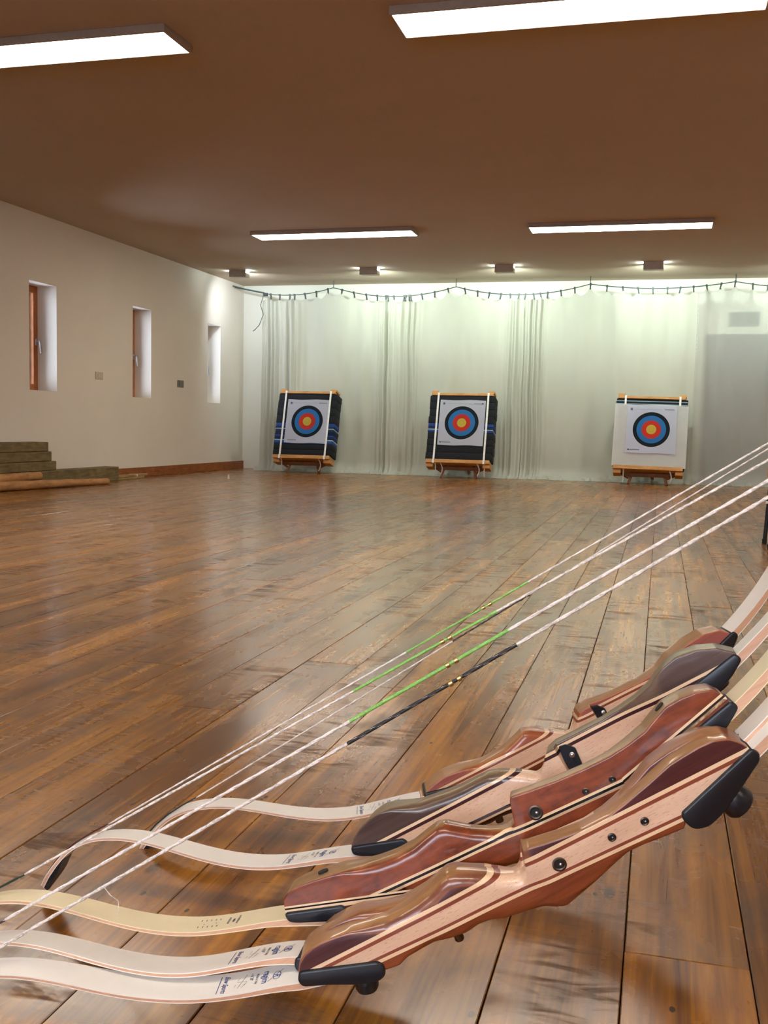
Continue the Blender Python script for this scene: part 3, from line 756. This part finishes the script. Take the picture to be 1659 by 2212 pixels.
BACK = [(.445, .195), (.47, .203), (.5, .214), (.526, .226), (.532, .238), (.548, .241), (.56, .238), (.594, .240), (.614, .246), (.63, .249), (.647, .248), (.66, .250), (.675, .257), (.70, .262), (.72, .267), (.732, .274), (.743, .276), (.763, .272), (.782, .268), (.813, .260), (.831, .256), (.85, .256), (.869, .258), (.895, .261), (.903, .252), (.93, .242), (.96, .231), (1.02, .215)]
BEL5 = [(.446, .190), (.453, .181), (.464, .175), (.474, .173), (.485, .173), (.498, .1745), (.52, .178), (.54, .184), (.56, .189), (.58, .1905), (.60, .190), (.62, .187), (.635, .182), (.645, .180), (.655, .183), (.67, .192), (.684, .202), (.698, .213), (.710, .220), (.717, .221), (.723, .217), (.727, .210), (.730, .200), (.734, .195), (.740, .1945), (.755, .198), (.77, .201), (.80, .206), (.833, .207), (.857, .203), (.887, .197), (.917, .190), (.935, .189), (.953, .1885), (.969, .190), (.983, .196), (.991, .204), (.997, .216)]
BEL4 = [(.455, .206), (.46, .202), (.475, .194), (.486, .189), (.496, .187), (.511, .1868), (.525, .187), (.535, .188), (.558, .196), (.58, .2015), (.594, .202), (.615, .201), (.631, .198), (.645, .195), (.652, .196), (.684, .214), (.696, .223), (.708, .232), (.715, .233), (.721, .230), (.725, .224), (.732, .213), (.736, .210), (.744, .212), (.775, .218), (.809, .221), (.833, .219), (.859, .214), (.882, .207), (.901, .200), (.926, .197), (.949, .197), (.966, .198), (.978, .203), (.987, .209), (.997, .219)]
BEL3 = [(.438, .184), (.442, .173), (.450, .168), (.459, .167), (.472, .167), (.485, .169), (.501, .172), (.522, .176), (.543, .182), (.564, .186), (.586, .189), (.610, .189), (.630, .185), (.645, .1825), (.654, .185), (.679, .205), (.697, .216), (.711, .2225), (.722, .224), (.728, .220), (.732, .208), (.736, .196), (.740, .191), (.746, .192), (.757, .194), (.793, .199), (.829, .202), (.861, .203), (.885, .201), (.910, .197), (.929, .189), (.944, .1835), (.963, .183), (.981, .185), (.998, .191), (1.007, .204)]
BEL2 = [(.449, .186), (.457, .178), (.472, .171), (.489, .166), (.504, .164), (.523, .167), (.540, .173), (.558, .179), (.579, .182), (.600, .185), (.620, .187), (.640, .187), (.658, .188), (.674, .193), (.688, .200), (.701, .208), (.714, .218), (.722, .218), (.730, .213), (.738, .203), (.743, .199), (.756, .196), (.779, .197), (.823, .198), (.849, .196), (.874, .193), (.900, .186), (.912, .179), (.924, .174), (.944, .170), (.972, .174), (.994, .184), (1.010, .199)]
BEL1 = [(.430, .206), (.435, .201), (.447, .192), (.468, .186), (.492, .184), (.523, .189), (.552, .198), (.574, .200), (.597, .200), (.623, .195), (.640, .190), (.650, .194), (.663, .205), (.682, .219), (.698, .233), (.709, .235), (.717, .230), (.725, .221), (.735, .211), (.744, .208), (.784, .216), (.844, .223), (.884, .221), (.912, .209), (.945, .205), (.975, .205), (1.001, .214), (1.017, .233)]

def riser_mesh(bel, dback, side):
    """side = +1: sight window cut into the far face, -1: into the near (-z) face"""
    xa, xb = bel[0][0], bel[-1][0]; n = 210; rings = []
    b = NB()
    xs = sorted(set([xa + (xb - xa) * i / n for i in range(n + 1)] + [.7215 + .0012 * i for i in range(16)] + [.7545 + .0006 * i for i in range(8)] + [xa + .001, xa + .002, xb - .001, xb - .002]))
    for x in xs:
        yb = interp(bel, x); yk = interp(BACK, min(max(x, .446), 1.02)) + dback
        yk = max(yk, yb + 0.0045)
        g = sstep(.55, .60, x) - sstep(.715, .745, x)
        h = 0.0212 - 0.0035 * g * sstep(.60, .70, x)
        hN = hF = h
        wz = (sstep(.755, .758, x) if side < 0 else sstep(.730, .738, x)) * (1 - sstep(.84, .92, x))
        if side < 0: hN = h + (0.007 - h) * wz
        else: hF = h + (0.003 - h) * wz
        rb = 0.0022 + 0.0115 * (sstep(.50, .57, x) - sstep(.712, .732, x))
        rk = 0.004 + 0.009 * (sstep(.54, .60, x) - sstep(.80, .88, x))
        d = yk - yb; rb = min(rb, d * 0.42, (hN + hF) * 0.45); rk = min(rk, d * 0.42, (hN + hF) * 0.45)
        ring = []
        K = 5
        def arc(cy, cz, r, a0, a1):
            for q in range(K + 1):
                a = a0 + (a1 - a0) * q / K; ring.append((cy + r * math.cos(a), cz + r * math.sin(a)))
        PI = math.pi
        arc(yb + rb, -hN + rb, rb, PI * 1.5, PI)          # belly, near corner: from near side to belly
        for q in (1, 2): ring.append((yb, -hN + rb + (hN + hF - 2 * rb) * q / 3))
        arc(yb + rb, hF - rb, rb, PI, PI / 2)
        for q in range(1, 6): ring.append((yb + rb + (d - rb - rk) * q / 6, hF))
        arc(yk - rk, hF - rk, rk, PI / 2, 0)
        for q in (1, 2): ring.append((yk, hF - rk - (hN + hF - 2 * rk) * q / 3))
        arc(yk - rk, -hN + rk, rk, 0, -PI / 2)
        for q in range(1, 6): ring.append((yk - rk - (d - rb - rk) * q / 6, -hN))
        rings.append([b.verts.new((x, yy, zz)) for yy, zz in ring])
    m_ = len(rings[0])
    for r, s in zip(rings, rings[1:]):
        for k_ in range(m_): b.faces.new([r[k_], r[(k_ + 1) % m_], s[(k_ + 1) % m_], s[k_]])
    b.faces.new(list(reversed(rings[0]))); b.faces.new(rings[-1])
    bmesh.ops.recalc_face_normals(b, faces=b.faces[:])
    return b

def split_riser(bm, cuts, region, names, root):
    """cut the riser along its glue lines (y = a + b x) and make one object per laminate; the core is the riser itself"""
    for a, s in cuts:
        bmesh.ops.bisect_plane(bm, geom=bm.verts[:] + bm.edges[:] + bm.faces[:], plane_co=(0, a, 0), plane_no=Vector((-s, 1, 0)).normalized(), dist=1e-7)
    groups = {}
    for f in bm.faces:
        c = f.calc_center_median(); groups.setdefault(region(c.x, c.y), []).append(f)
    out = {}; later = []
    def make(key, parent):
        fs = groups.get(key)
        if not fs: return None
        nm, mt = names[key]
        b = NB(); vm = {}
        for f in fs:
            vs = []
            for v in f.verts:
                if v.index not in vm or vm[v.index] is None: vm[v.index] = b.verts.new(v.co)
                vs.append(vm[v.index])
            try: b.faces.new(vs)
            except ValueError: pass
        rest = set(b.verts); isl = []
        while rest:
            st_ = [rest.pop()]; comp = set(st_)
            while st_:
                for e in st_.pop().link_edges:
                    for q in e.verts:
                        if q in rest: rest.discard(q); comp.add(q); st_.append(q)
            isl.append(comp)
        isl.sort(key=len, reverse=True)
        for extra in isl[1:]:
            if len(extra) > 20:
                b2 = NB(); mp = {q: b2.verts.new(q.co) for q in extra}
                for f2 in {f_ for q in extra for f_ in q.link_faces}: b2.faces.new([mp[q] for q in f2.verts])
                bmesh.ops.holes_fill(b2, edges=[e for e in b2.edges if e.is_boundary], sides=0)
                bmesh.ops.recalc_face_normals(b2, faces=b2.faces[:])
                later.append((nm, b2, mt))
            bmesh.ops.delete(b, geom=list(extra), context='VERTS')
        bmesh.ops.holes_fill(b, edges=[e for e in b.edges if e.is_boundary], sides=0)
        bmesh.ops.recalc_face_normals(b, faces=b.faces[:])
        return obj(nm, b, mt, parent, 38)
    bm.verts.index_update()
    core = make('core', root)
    for key in names:
        if key != 'core': out[key] = make(key, core)
    for nm, b2, mt in later: obj(nm, b2, mt, core, 38)
    bm.free()
    return core

def text_mesh(txt, size, shear=0.0):
    cu = bpy.data.curves.new('print', 'FONT'); cu.body = txt; cu.size = size; cu.shear = shear; cu.align_x = 'CENTER'; cu.align_y = 'CENTER'
    cu.offset = size * 0.012
    o = bpy.data.objects.new('print', cu); COL.objects.link(o)
    bpy.context.view_layer.update()
    dg = bpy.context.evaluated_depsgraph_get(); me = bpy.data.meshes.new_from_object(o.evaluated_get(dg))
    bpy.data.objects.remove(o); bpy.data.curves.remove(cu)
    return me
LIMB_LO = [0.0]
def on_limb(verts, xc, zc=0.0):
    """(u, v) print coordinates to the belly of the lower limb: u runs across the limb to the near edge, v towards the riser"""
    out = []
    for (u, v) in verts:
        fy = lambda q: limb_y(q) + LIMB_LO[0] * sstep(0.28, 0.40, q)
        x = xc + v; y = fy(x); s = (fy(x + 0.001) - y) / 0.001; u = u * 0.92; nv = Vector((-s, 1)).normalized()
        out.append((x - nv.x * 0.0004, y - nv.y * 0.0004, zc - u))
    return out
def print_on(parent, txt, size, xc, zc, mat, shear=0.0, sx=1.0):
    me = text_mesh(txt, size, shear); co = on_limb([(v.co.x * sx, v.co.y) for v in me.vertices], xc, zc)
    for v, c in zip(me.vertices, co): v.co = c
    me.materials.clear(); return objm('print', me, mat, parent)
def strokes_on(parent, lines, w, xc, zc, mat):
    b = NB()
    for (u0, v0, u1, v1) in lines:
        n = 6; d = Vector((u1 - u0, v1 - v0)).normalized(); p = Vector((-d.y, d.x)) * w / 2; L = []; R = []
        for q in range(n + 1):
            c = Vector((u0 + (u1 - u0) * q / n, v0 + (v1 - v0) * q / n))
            a1, a2 = on_limb([tuple(c + p), tuple(c - p)], xc, zc); L.append(b.verts.new(a1)); R.append(b.verts.new(a2))
        for q in range(n): b.faces.new([L[q], L[q + 1], R[q + 1], R[q]])
    return obj('print', b, mat, parent)
def ellipse(cu, cv, ru, rv, n=20, a0=0, a1=2 * math.pi):
    pts = [(cu + ru * math.cos(a0 + (a1 - a0) * i / n), cv + rv * math.sin(a0 + (a1 - a0) * i / n)) for i in range(n + 1)]
    return [(*p, *q) for p, q in zip(pts, pts[1:])]

def twisted(path, r, pitch=0.03, strands=2, n=6, step=0.004):
    """cord of twisted strands along a path of local points"""
    pts = [Vector(p) for p in path]; out = []
    seg = [0.0]
    for p, q in zip(pts, pts[1:]): seg.append(seg[-1] + (q - p).length)
    N = max(2, int(seg[-1] / step)); cs = []
    for i in range(N + 1):
        s = seg[-1] * i / N; k_ = 0
        while k_ < len(seg) - 2 and s > seg[k_ + 1]: k_ += 1
        t_ = (s - seg[k_]) / (seg[k_ + 1] - seg[k_]); cs.append((pts[k_].lerp(pts[k_ + 1], t_), s))
    b = NB()
    for m_ in range(strands):
        pl = [c + Vector((0, math.cos(2 * math.pi * (s / pitch + m_ / strands)), math.sin(2 * math.pi * (s / pitch + m_ / strands)))) * r * 0.34 for c, s in cs]
        tube(b, pl, r * 0.80, n)
    return b

def bow(spec):
    O, u, v, w = (Vector(q) for q in spec['pose'])
    mt = Matrix.Identity(4)
    for i in range(3): mt[i][0], mt[i][1], mt[i][2], mt[i][3] = u[i], v[i], w[i], O[i]
    root = tag(empty('recurve_bow', mt), spec['label'], 'bow', 'recurve bows leaning in a row')
    core = split_riser(riser_mesh(spec['bel'], spec['dback'], spec['side']), spec['cuts'], spec['region'], spec['names'], root)
    lw = spec['limb_mat']
    low = None
    for up in (False, True):
        lb = obj('limb', limb_strip(up, lambda t_, q: 0.0011, lambda t_, q: t_ - 0.0011, uo=spec.get('uo', 0), lo=spec.get('lo', 0)), M_lwood, root, 40)
        obj('belly_facing', limb_strip(up, lambda t_, q: 0.0, lambda t_, q: 0.0011, dw=0.0001, uo=spec.get('uo', 0), lo=spec.get('lo', 0)), lw, lb, 40)
        obj('back_facing', limb_strip(up, lambda t_, q: t_ - 0.0011, lambda t_, q: t_, dw=0.0001, uo=spec.get('uo', 0), lo=spec.get('lo', 0)), lw, lb, 40)
        obj('limb_tip', limb_strip(up, lambda t_, q: t_, lambda t_, q: t_ + 0.006 * (1 - sstep(0.02, 0.05, q)) + 0.0004, -1, 0.05, dw=-0.0012, uo=spec.get('uo', 0), lo=spec.get('lo', 0)), M_pad, lb, 40)
        if not up: low = lb
    hwp = 0.0258
    for poly in spec['pockets']:
        b = NB(); prism(b, rounded(poly, 0.008), -hwp, hwp, 0.0024, 3); obj('limb_pocket', b, M_pad, root, 40)
    for (bx, by, ax, ay, r, h) in spec.get('knobs', []):
        b = NB(); lathe(b, [(r * 0.55, -0.012), (r * 0.55, 0.0), (r * 0.92, 0.002), (r, 0.005), (r, h - 0.004), (r * 0.85, h), (r * 0.3, h + 0.0005)], (bx, by, 0), (ax, ay, 0), 22); obj('limb_bolt', b, M_pad, root, 40)
    for (bx, by, r, kind, zf) in spec.get('inserts', []):
        b = NB(); lathe(b, [(r * 0.55, -0.0005), (r, -0.0005), (r, 0.0010), (r * 0.80, 0.0016), (r * 0.62, 0.0010), (r * 0.58, 0.0002)], (bx, by, zf), (0, 0, -1), 24)
        bs = obj('bushing', b, M_dmetal, core, 50)
        b = NB(); lathe(b, [(r * 0.60, 0.0), (r * 0.60, 0.0006)], (bx, by, zf), (0, 0, -1), 20); hb = obj('bore', b, M_hole, core)
        b = NB(); lathe(b, [(r * 0.26, 0.0), (r * 0.20, 0.0012), (0.0002, 0.0016)], (bx + r * 0.12, by + r * 0.1, zf), (0, 0, -1), 14); obj('screw', b, M_steel, core, 60)
    for (bx, by, ax, ay, r) in spec.get('belly_holes', []):
        b = NB(); lathe(b, [(r, -0.004), (r, 0.0009), (r * 0.8, 0.0010)], (bx, by, 0), (ax, ay, 0), 20); obj('bolt_hole', b, M_hole, core, 50)
    if spec.get('stab'):
        bx, by = spec['stab']
        b = NB(); lathe(b, [(0.0055, -0.012), (0.0055, 0.008), (0.0045, 0.0095), (0.003, 0.0095), (0.003, 0.004)], (bx, by, 0), (-0.25, 0.97, 0), 16); obj('stabiliser_bushing', b, M_dmetal, root, 50)
    if spec.get('rest'):
        poly, scr = spec['rest']
        b = NB(); prism(b, poly, -0.0125, -0.0065, 0.0008, 1); rs = obj('arrow_rest', b, M_pad, root, 40)
        b = NB(); lathe(b, [(0.0036, 0), (0.0036, 0.001), (0.002, 0.0022), (0.0005, 0.0024)], (scr[0], scr[1], -0.0125), (0, 0, -1), 16); obj('screw', b, M_steel, rs, 50)
        b = NB(); prism(b, [(scr[0] - 0.012, scr[1] + 0.006), (scr[0] - 0.002, scr[1] + 0.003), (scr[0] + 0.001, scr[1] + 0.017), (scr[0] - 0.011, scr[1] + 0.018)], -0.0155, -0.0125, 0.0006, 1); obj('rest_arm', b, M_pad, rs, 40)
    # string: twisted strands with wrapped loops, a centre serving and two nocking points
    r = spec['sr']; c0, c1 = spec['serve']
    sx0 = spec['loop']
    strg = obj('bowstring', twisted([(sx0 - 0.01, 0, 0), (LEFF - 0.13, 0, 0)], r, spec.get('pitch', 0.045)), spec['smat'], root, 60)
    b = NB(); tube(b, [(c0, 0, 0), ((c0 + c1) / 2, 0, 0), (c1, 0, 0)], r * 1.12, 10); obj('centre_serving', b, spec['serv_mat'], strg, 50)
    for flip in (False, True):
        pth = [(sx0, 0), (0.10, -0.0015), (0.07, -0.001), (0.045, 0.003), (0.025, 0.009), (0.006, 0.017)]
        for sgn in (-1, 1):
            b = NB(); tube(b, [((LEFF - x) if flip else x, y, sgn * r * 0.9 * sstep(0.14, 0.05, x) if x < 0.14 else sgn * 0.0003) for x, y in pth] if True else [], r * 0.95, 8)
            obj('end_loop', b, spec['loop_mat'], strg, 60)
    for nx in spec['nocks']:
        b = NB(); lathe(b, [(r * 1.2, -0.0028), (r * 1.9, -0.0022), (r * 1.9, 0.0022), (r * 1.2, 0.0028)], (nx, 0, 0), (1, 0, 0), 14); obj('nocking_point', b, spec.get('nock_mat', M_brass), strg, 50)
    if spec.get('thread'):
        b = NB(); tx = 0.30; tube(b, [(tx, 0, 0), (tx + 0.002, 0.012, -0.002), (tx + 0.006, 0.022, -0.002), (tx + 0.002, 0.031, -0.004), (tx - 0.005, 0.036, -0.004)], 0.0005, 5); obj('loose_thread', b, spec['smat'], strg)
    LIMB_LO[0] = spec.get('lo', 0)
    if spec.get('print') == 'full':
        X = spec['px']
        strokes_on(low, ellipse(0, 0, 0.0085, 0.0042) + [(-0.012, 0.006, -0.002, -0.001), (0.004, -0.005, 0.011, -0.009)], 0.0007, X + 0.024, 0, M_ink)
        print_on(low, 'R', 0.011, X + 0.024, 0.0, M_ink, 0.3)
        print_on(low, 'ragim', 0.0112, X + 0.0115, 0.0, M_ink, 0.0, 1.05)
        print_on(low, 'Made in Italy', 0.0045, X + 0.0015, 0.0, M_inkd, 0.0, 0.95)
        print_on(low, '# 28"', 0.0052, X - 0.0050, 0.004, M_inkd)
        strokes_on(low, [(-0.0135, -0.002, -0.0120, -0.002)], 0.0016, X - 0.0035, 0, M_inkd)
        strokes_on(low, [(-0.014, 0.004, 0.013, -0.003), (0.0, -0.005, 0.001, 0.006)], 0.0005, X - 0.0155, 0, M_inkd)
        strokes_on(low, [(-0.009, -0.003, -0.003, -0.005), (0.002, 0.006, 0.008, 0.003), (0.006, 0.005, 0.013, 0.001), (0.005, -0.006, 0.010, -0.007)], 0.0006, X - 0.0155, 0, M_ink2)
        print_on(low, 'Bow Sports', 0.0085, X - 0.0335, -0.001, M_ink, 0.45, 0.88)
        strokes_on(low, [(-0.017, -0.0055, 0.019, -0.0062)], 0.0008, X - 0.0345, 0, M_ink)
    if spec.get('print') == 'small':
        X = spec['px']
        ls = []
        for k_ in range(5):
            ls += [(-0.011, -k_ * 0.0055, -0.006, -k_ * 0.0055), (0.009, -k_ * 0.0055, 0.014, -k_ * 0.0055)]
        strokes_on(low, ls + [(0.001, -0.003, 0.003, -0.003), (0.002, -0.017, 0.004, -0.017)], 0.0010, X - 0.012, 0, M_inkd)
        for dx, a0, a1 in ((0.0, -0.010, 0.010), (0.006, -0.004, 0.006), (0.0115, -0.013, 0.013)):
            n = 9
            strokes_on(low, [(a0 + (a1 - a0) * q / n, dx - 0.0012, a0 + (a1 - a0) * (q + 0.6) / n, dx + 0.0012) for q in range(n)], 0.0011, X, 0, M_inkd)
    return root

def lam(lines, widths):
    """region function from belly to back: lines is a list of (a, slope, key above)"""
    pass
def mk_region(lines, keys):
    def f(x, y):
        for (a, s), k_ in zip(lines, keys):
            if y < a + s * x: return k_
        return keys[-1]
    return f
def stripes(a1, s1, w1, w2, a2, s2, w3, w4):
    """belly | w1 | w2 | core | w3 | w4 | back"""
    return [(a1, s1), (a1 + w1, s1), (a1 + w1 + w2, s1), (a2, s2), (a2 + w3, s2), (a2 + w3 + w4, s2)]
KEYS = ['belly', 's1', 's2', 'core', 's3', 's4', 'back']
def names7(belly, s1, s2, core, s3, s4, back):
    return {'core': ('riser', core), 'belly': ('belly_laminate', belly), 's1': ('strip', s1), 's2': ('strip', s2), 's3': ('strip', s3), 's4': ('strip', s4), 'back': ('back_laminate', back)}

POSE = {
 'B1': ((-0.815, 1.4819, 0.0169), (0.8065, 0.2363, 0.54197), (0.51486, 0.16996, -0.84026), (-0.29066, 0.9567, 0.01541)),
 'B2': ((-0.8555, 1.281, 0.0489), (0.83648, 0.0459, 0.54606), (0.5471, -0.01323, -0.83696), (-0.03119, 0.99886, -0.03618)),
 'B3': ((-0.8734, 1.0536, 0.0534), (0.8389, 0.14882, 0.52355), (0.52627, 0.0237, -0.84999), (-0.13891, 0.98858, -0.05843)),
 'B4': ((-0.8565, 1.0097, 0.0224), (0.82995, 0.15197, 0.53674), (0.54302, 0.00025, -0.83972), (-0.12775, 0.98838, -0.08232)),
 'B5': ((-0.8374, 0.963, 0.009), (0.82499, 0.1481, 0.5454), (0.52595, 0.15196, -0.83683), (-0.20681, 0.97723, 0.04748))}
PK5 = [[(.4475, .1885), (.530, .2225), (.534, .229), (.531, .240), (.520, .243), (.500, .236), (.470, .219), (.443, .206), (.441, .198)],
       [(.999, .2165), (.901, .2420), (.8985, .249), (.902, .264), (.918, .270), (.940, .264), (.968, .250), (1.000, .233), (1.004, .225)]]
PK3 = [[(.437, .186), (.503, .2095), (.506, .215), (.500, .224), (.480, .219), (.445, .203), (.436, .197)],
       [(1.010, .2105), (.962, .2205), (.935, .227), (.930, .240), (.950, .246), (.99, .236), (1.014, .221)]]
PK2 = [[(.449, .1855), (.519, .2085), (.522, .215), (.517, .224), (.490, .220), (.455, .203), (.446, .196)],
       [(1.009, .1985), (.948, .2095), (.932, .213), (.930, .230), (.955, .236), (.992, .222), (1.013, .209)]]
PK1 = [PK2[0], [(1.018, .222), (.95, .238), (.935, .243), (.935, .258), (.96, .262), (1.005, .246), (1.022, .232)]]
def sh(p, dy): return [(x, y + dy) for x, y in p]

l5 = stripes(.196 - .472 * .0405 - .0022, .0405, .0045, .0042, .2225 - .565 * .069 - .001, .069, .0035, .0040)
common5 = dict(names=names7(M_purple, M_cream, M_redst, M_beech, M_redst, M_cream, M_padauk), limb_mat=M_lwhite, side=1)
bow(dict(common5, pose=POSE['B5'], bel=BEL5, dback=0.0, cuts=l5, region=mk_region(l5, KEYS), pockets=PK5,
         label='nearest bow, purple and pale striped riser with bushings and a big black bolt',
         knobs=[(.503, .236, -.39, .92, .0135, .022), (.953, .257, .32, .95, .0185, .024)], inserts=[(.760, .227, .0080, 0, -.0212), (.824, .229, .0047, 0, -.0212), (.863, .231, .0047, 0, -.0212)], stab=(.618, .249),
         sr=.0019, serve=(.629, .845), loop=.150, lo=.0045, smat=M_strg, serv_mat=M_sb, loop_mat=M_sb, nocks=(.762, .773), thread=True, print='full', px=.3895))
l4 = [(a + .012, s) for a, s in l5]
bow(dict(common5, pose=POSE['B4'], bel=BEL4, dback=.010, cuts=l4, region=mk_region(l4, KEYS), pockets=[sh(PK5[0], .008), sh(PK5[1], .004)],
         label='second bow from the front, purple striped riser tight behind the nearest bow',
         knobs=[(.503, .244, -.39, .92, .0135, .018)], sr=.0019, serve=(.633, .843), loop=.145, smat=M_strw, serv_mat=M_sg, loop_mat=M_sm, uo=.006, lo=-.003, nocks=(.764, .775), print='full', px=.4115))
# third bow: mahogany with one black line between two pale ones, and pads under the limbs
m3 = [(.220 - .559 * .054 - .0045, .054), (.220 - .559 * .054 - .0015, .054), (.220 - .559 * .054 + .0015, .054), (.220 - .559 * .054 + .0045, .054)]
p3 = [(.1795 - .438 * .353, .353), (.1795 - .438 * .353 + .0024, .353), (.1795 - .438 * .353 + .0044, .353), (.1795 - .438 * .353 + .0090, .353)]
u3 = [(.2105 + .954 * .22, -.22), (.2105 + .954 * .22 + .0030, -.22), (.2105 + .954 * .22 + .0056, -.22), (.2105 + .954 * .22 + .0092, -.22)]
def reg3(x, y):
    for pd, k_ in ((p3, 'pa'), (u3, 'pb')):
        if (k_ == 'pa' and x < .60) or (k_ == 'pb' and x > .86):
            v_ = [a + s * x for a, s in pd]
            if y > v_[0]:
                if y < v_[1]: return k_ + '1'
                if y < v_[2]: return k_ + '2'
                if y < v_[3]: return k_ + '3'
                return 'back'
    v_ = [a + s * x for a, s in m3]
    if y < v_[0]: return 'core'
    if y < v_[1]: return 's1'
    if y < v_[2]: return 's2'
    if y < v_[3]: return 's3'
    return 'back'
n3 = {'core': ('riser', M_mahog), 's1': ('strip', M_cream), 's2': ('strip', M_ebony), 's3': ('strip', M_cream), 'back': ('back_laminate', M_mahog)}
for k_ in ('pa', 'pb'): n3.update({k_ + '1': ('strip', M_cream), k_ + '2': ('strip', M_ebony), k_ + '3': ('strip', M_cream)})
bow(dict(pose=POSE['B3'], bel=BEL3, dback=.002, side=1, cuts=m3 + p3 + u3, region=reg3, names=n3, pockets=PK3, limb_mat=M_lcream,
         label='third bow from the front, red-brown mahogany riser with a thin black line',
         inserts=[(.756, .220, .0085, 1, -.0212), (.818, .225, .0040, 0, -.0212), (.851, .227, .0040, 0, -.0212)], belly_holes=[(.495, .1700, .17, -1, .0064), (.938, .1854, -.35, -.93, .0064)],
         sr=.0015, serve=(.636, .831), loop=.159, smat=M_strg, serv_mat=M_sg, loop_mat=M_sdg, nocks=(.758, .768), print='small', px=.362))
l2 = stripes(.1975 - .55 * .012, .012, .0038, .0042, .232 - .635 * .05, .05, .0040, .0030)
bow(dict(pose=POSE['B2'], bel=BEL2, dback=-.002, side=-1, cuts=l2, region=mk_region(l2, KEYS), names=names7(M_walnut, M_cream, M_maroon, M_beech, M_maroon, M_cream, M_maroon), pockets=PK2, limb_mat=M_lwhite,
         label='fourth bow from the front, dark walnut and pale beech riser with a black arrow rest',
         knobs=[(.972, .222, .2, .97, .0125, .012)], stab=(.641, .244), rest=([(.7595, .2009), (.7688, .2025), (.7772, .2123), (.7742, .2344), (.7543, .2335), (.7561, .2215)], (.7695, .2175)),
         sr=.00125, serve=(.645, .834), loop=.137, smat=M_strw, serv_mat=M_sg, loop_mat=M_sm, uo=-.014, nocks=(.766, .776), print='full', px=.388))
l1 = stripes(.186 - .454 * .081 + .005, .081, .0040, .0038, (.231 - .613 * .081 + .004), .081, .0038, .0038)
bow(dict(pose=POSE['B1'], bel=sh(BEL1, -.003), dback=.010, side=-1, cuts=l1, region=mk_region(l1, KEYS), names=names7(M_rose, M_cream, M_redst, M_beech, M_redst, M_cream, M_padauk), pockets=PK1, limb_mat=M_lwhite,
         label='farthest bow in the row, rosy red and pale riser half hidden behind the walnut one',
         rest=([(.7571, .212), (.7674, .2157), (.7754, .2263), (.7743, .2400), (.7560, .2400), (.7560, .2260)], (.7695, .2300)),
         sr=.0012, serve=(.62, .761), loop=.129, smat=M_strw, serv_mat=M_sb, loop_mat=M_sb, uo=.009, nocks=(.752, .765), nock_mat=M_sb, print='full', px=.378))
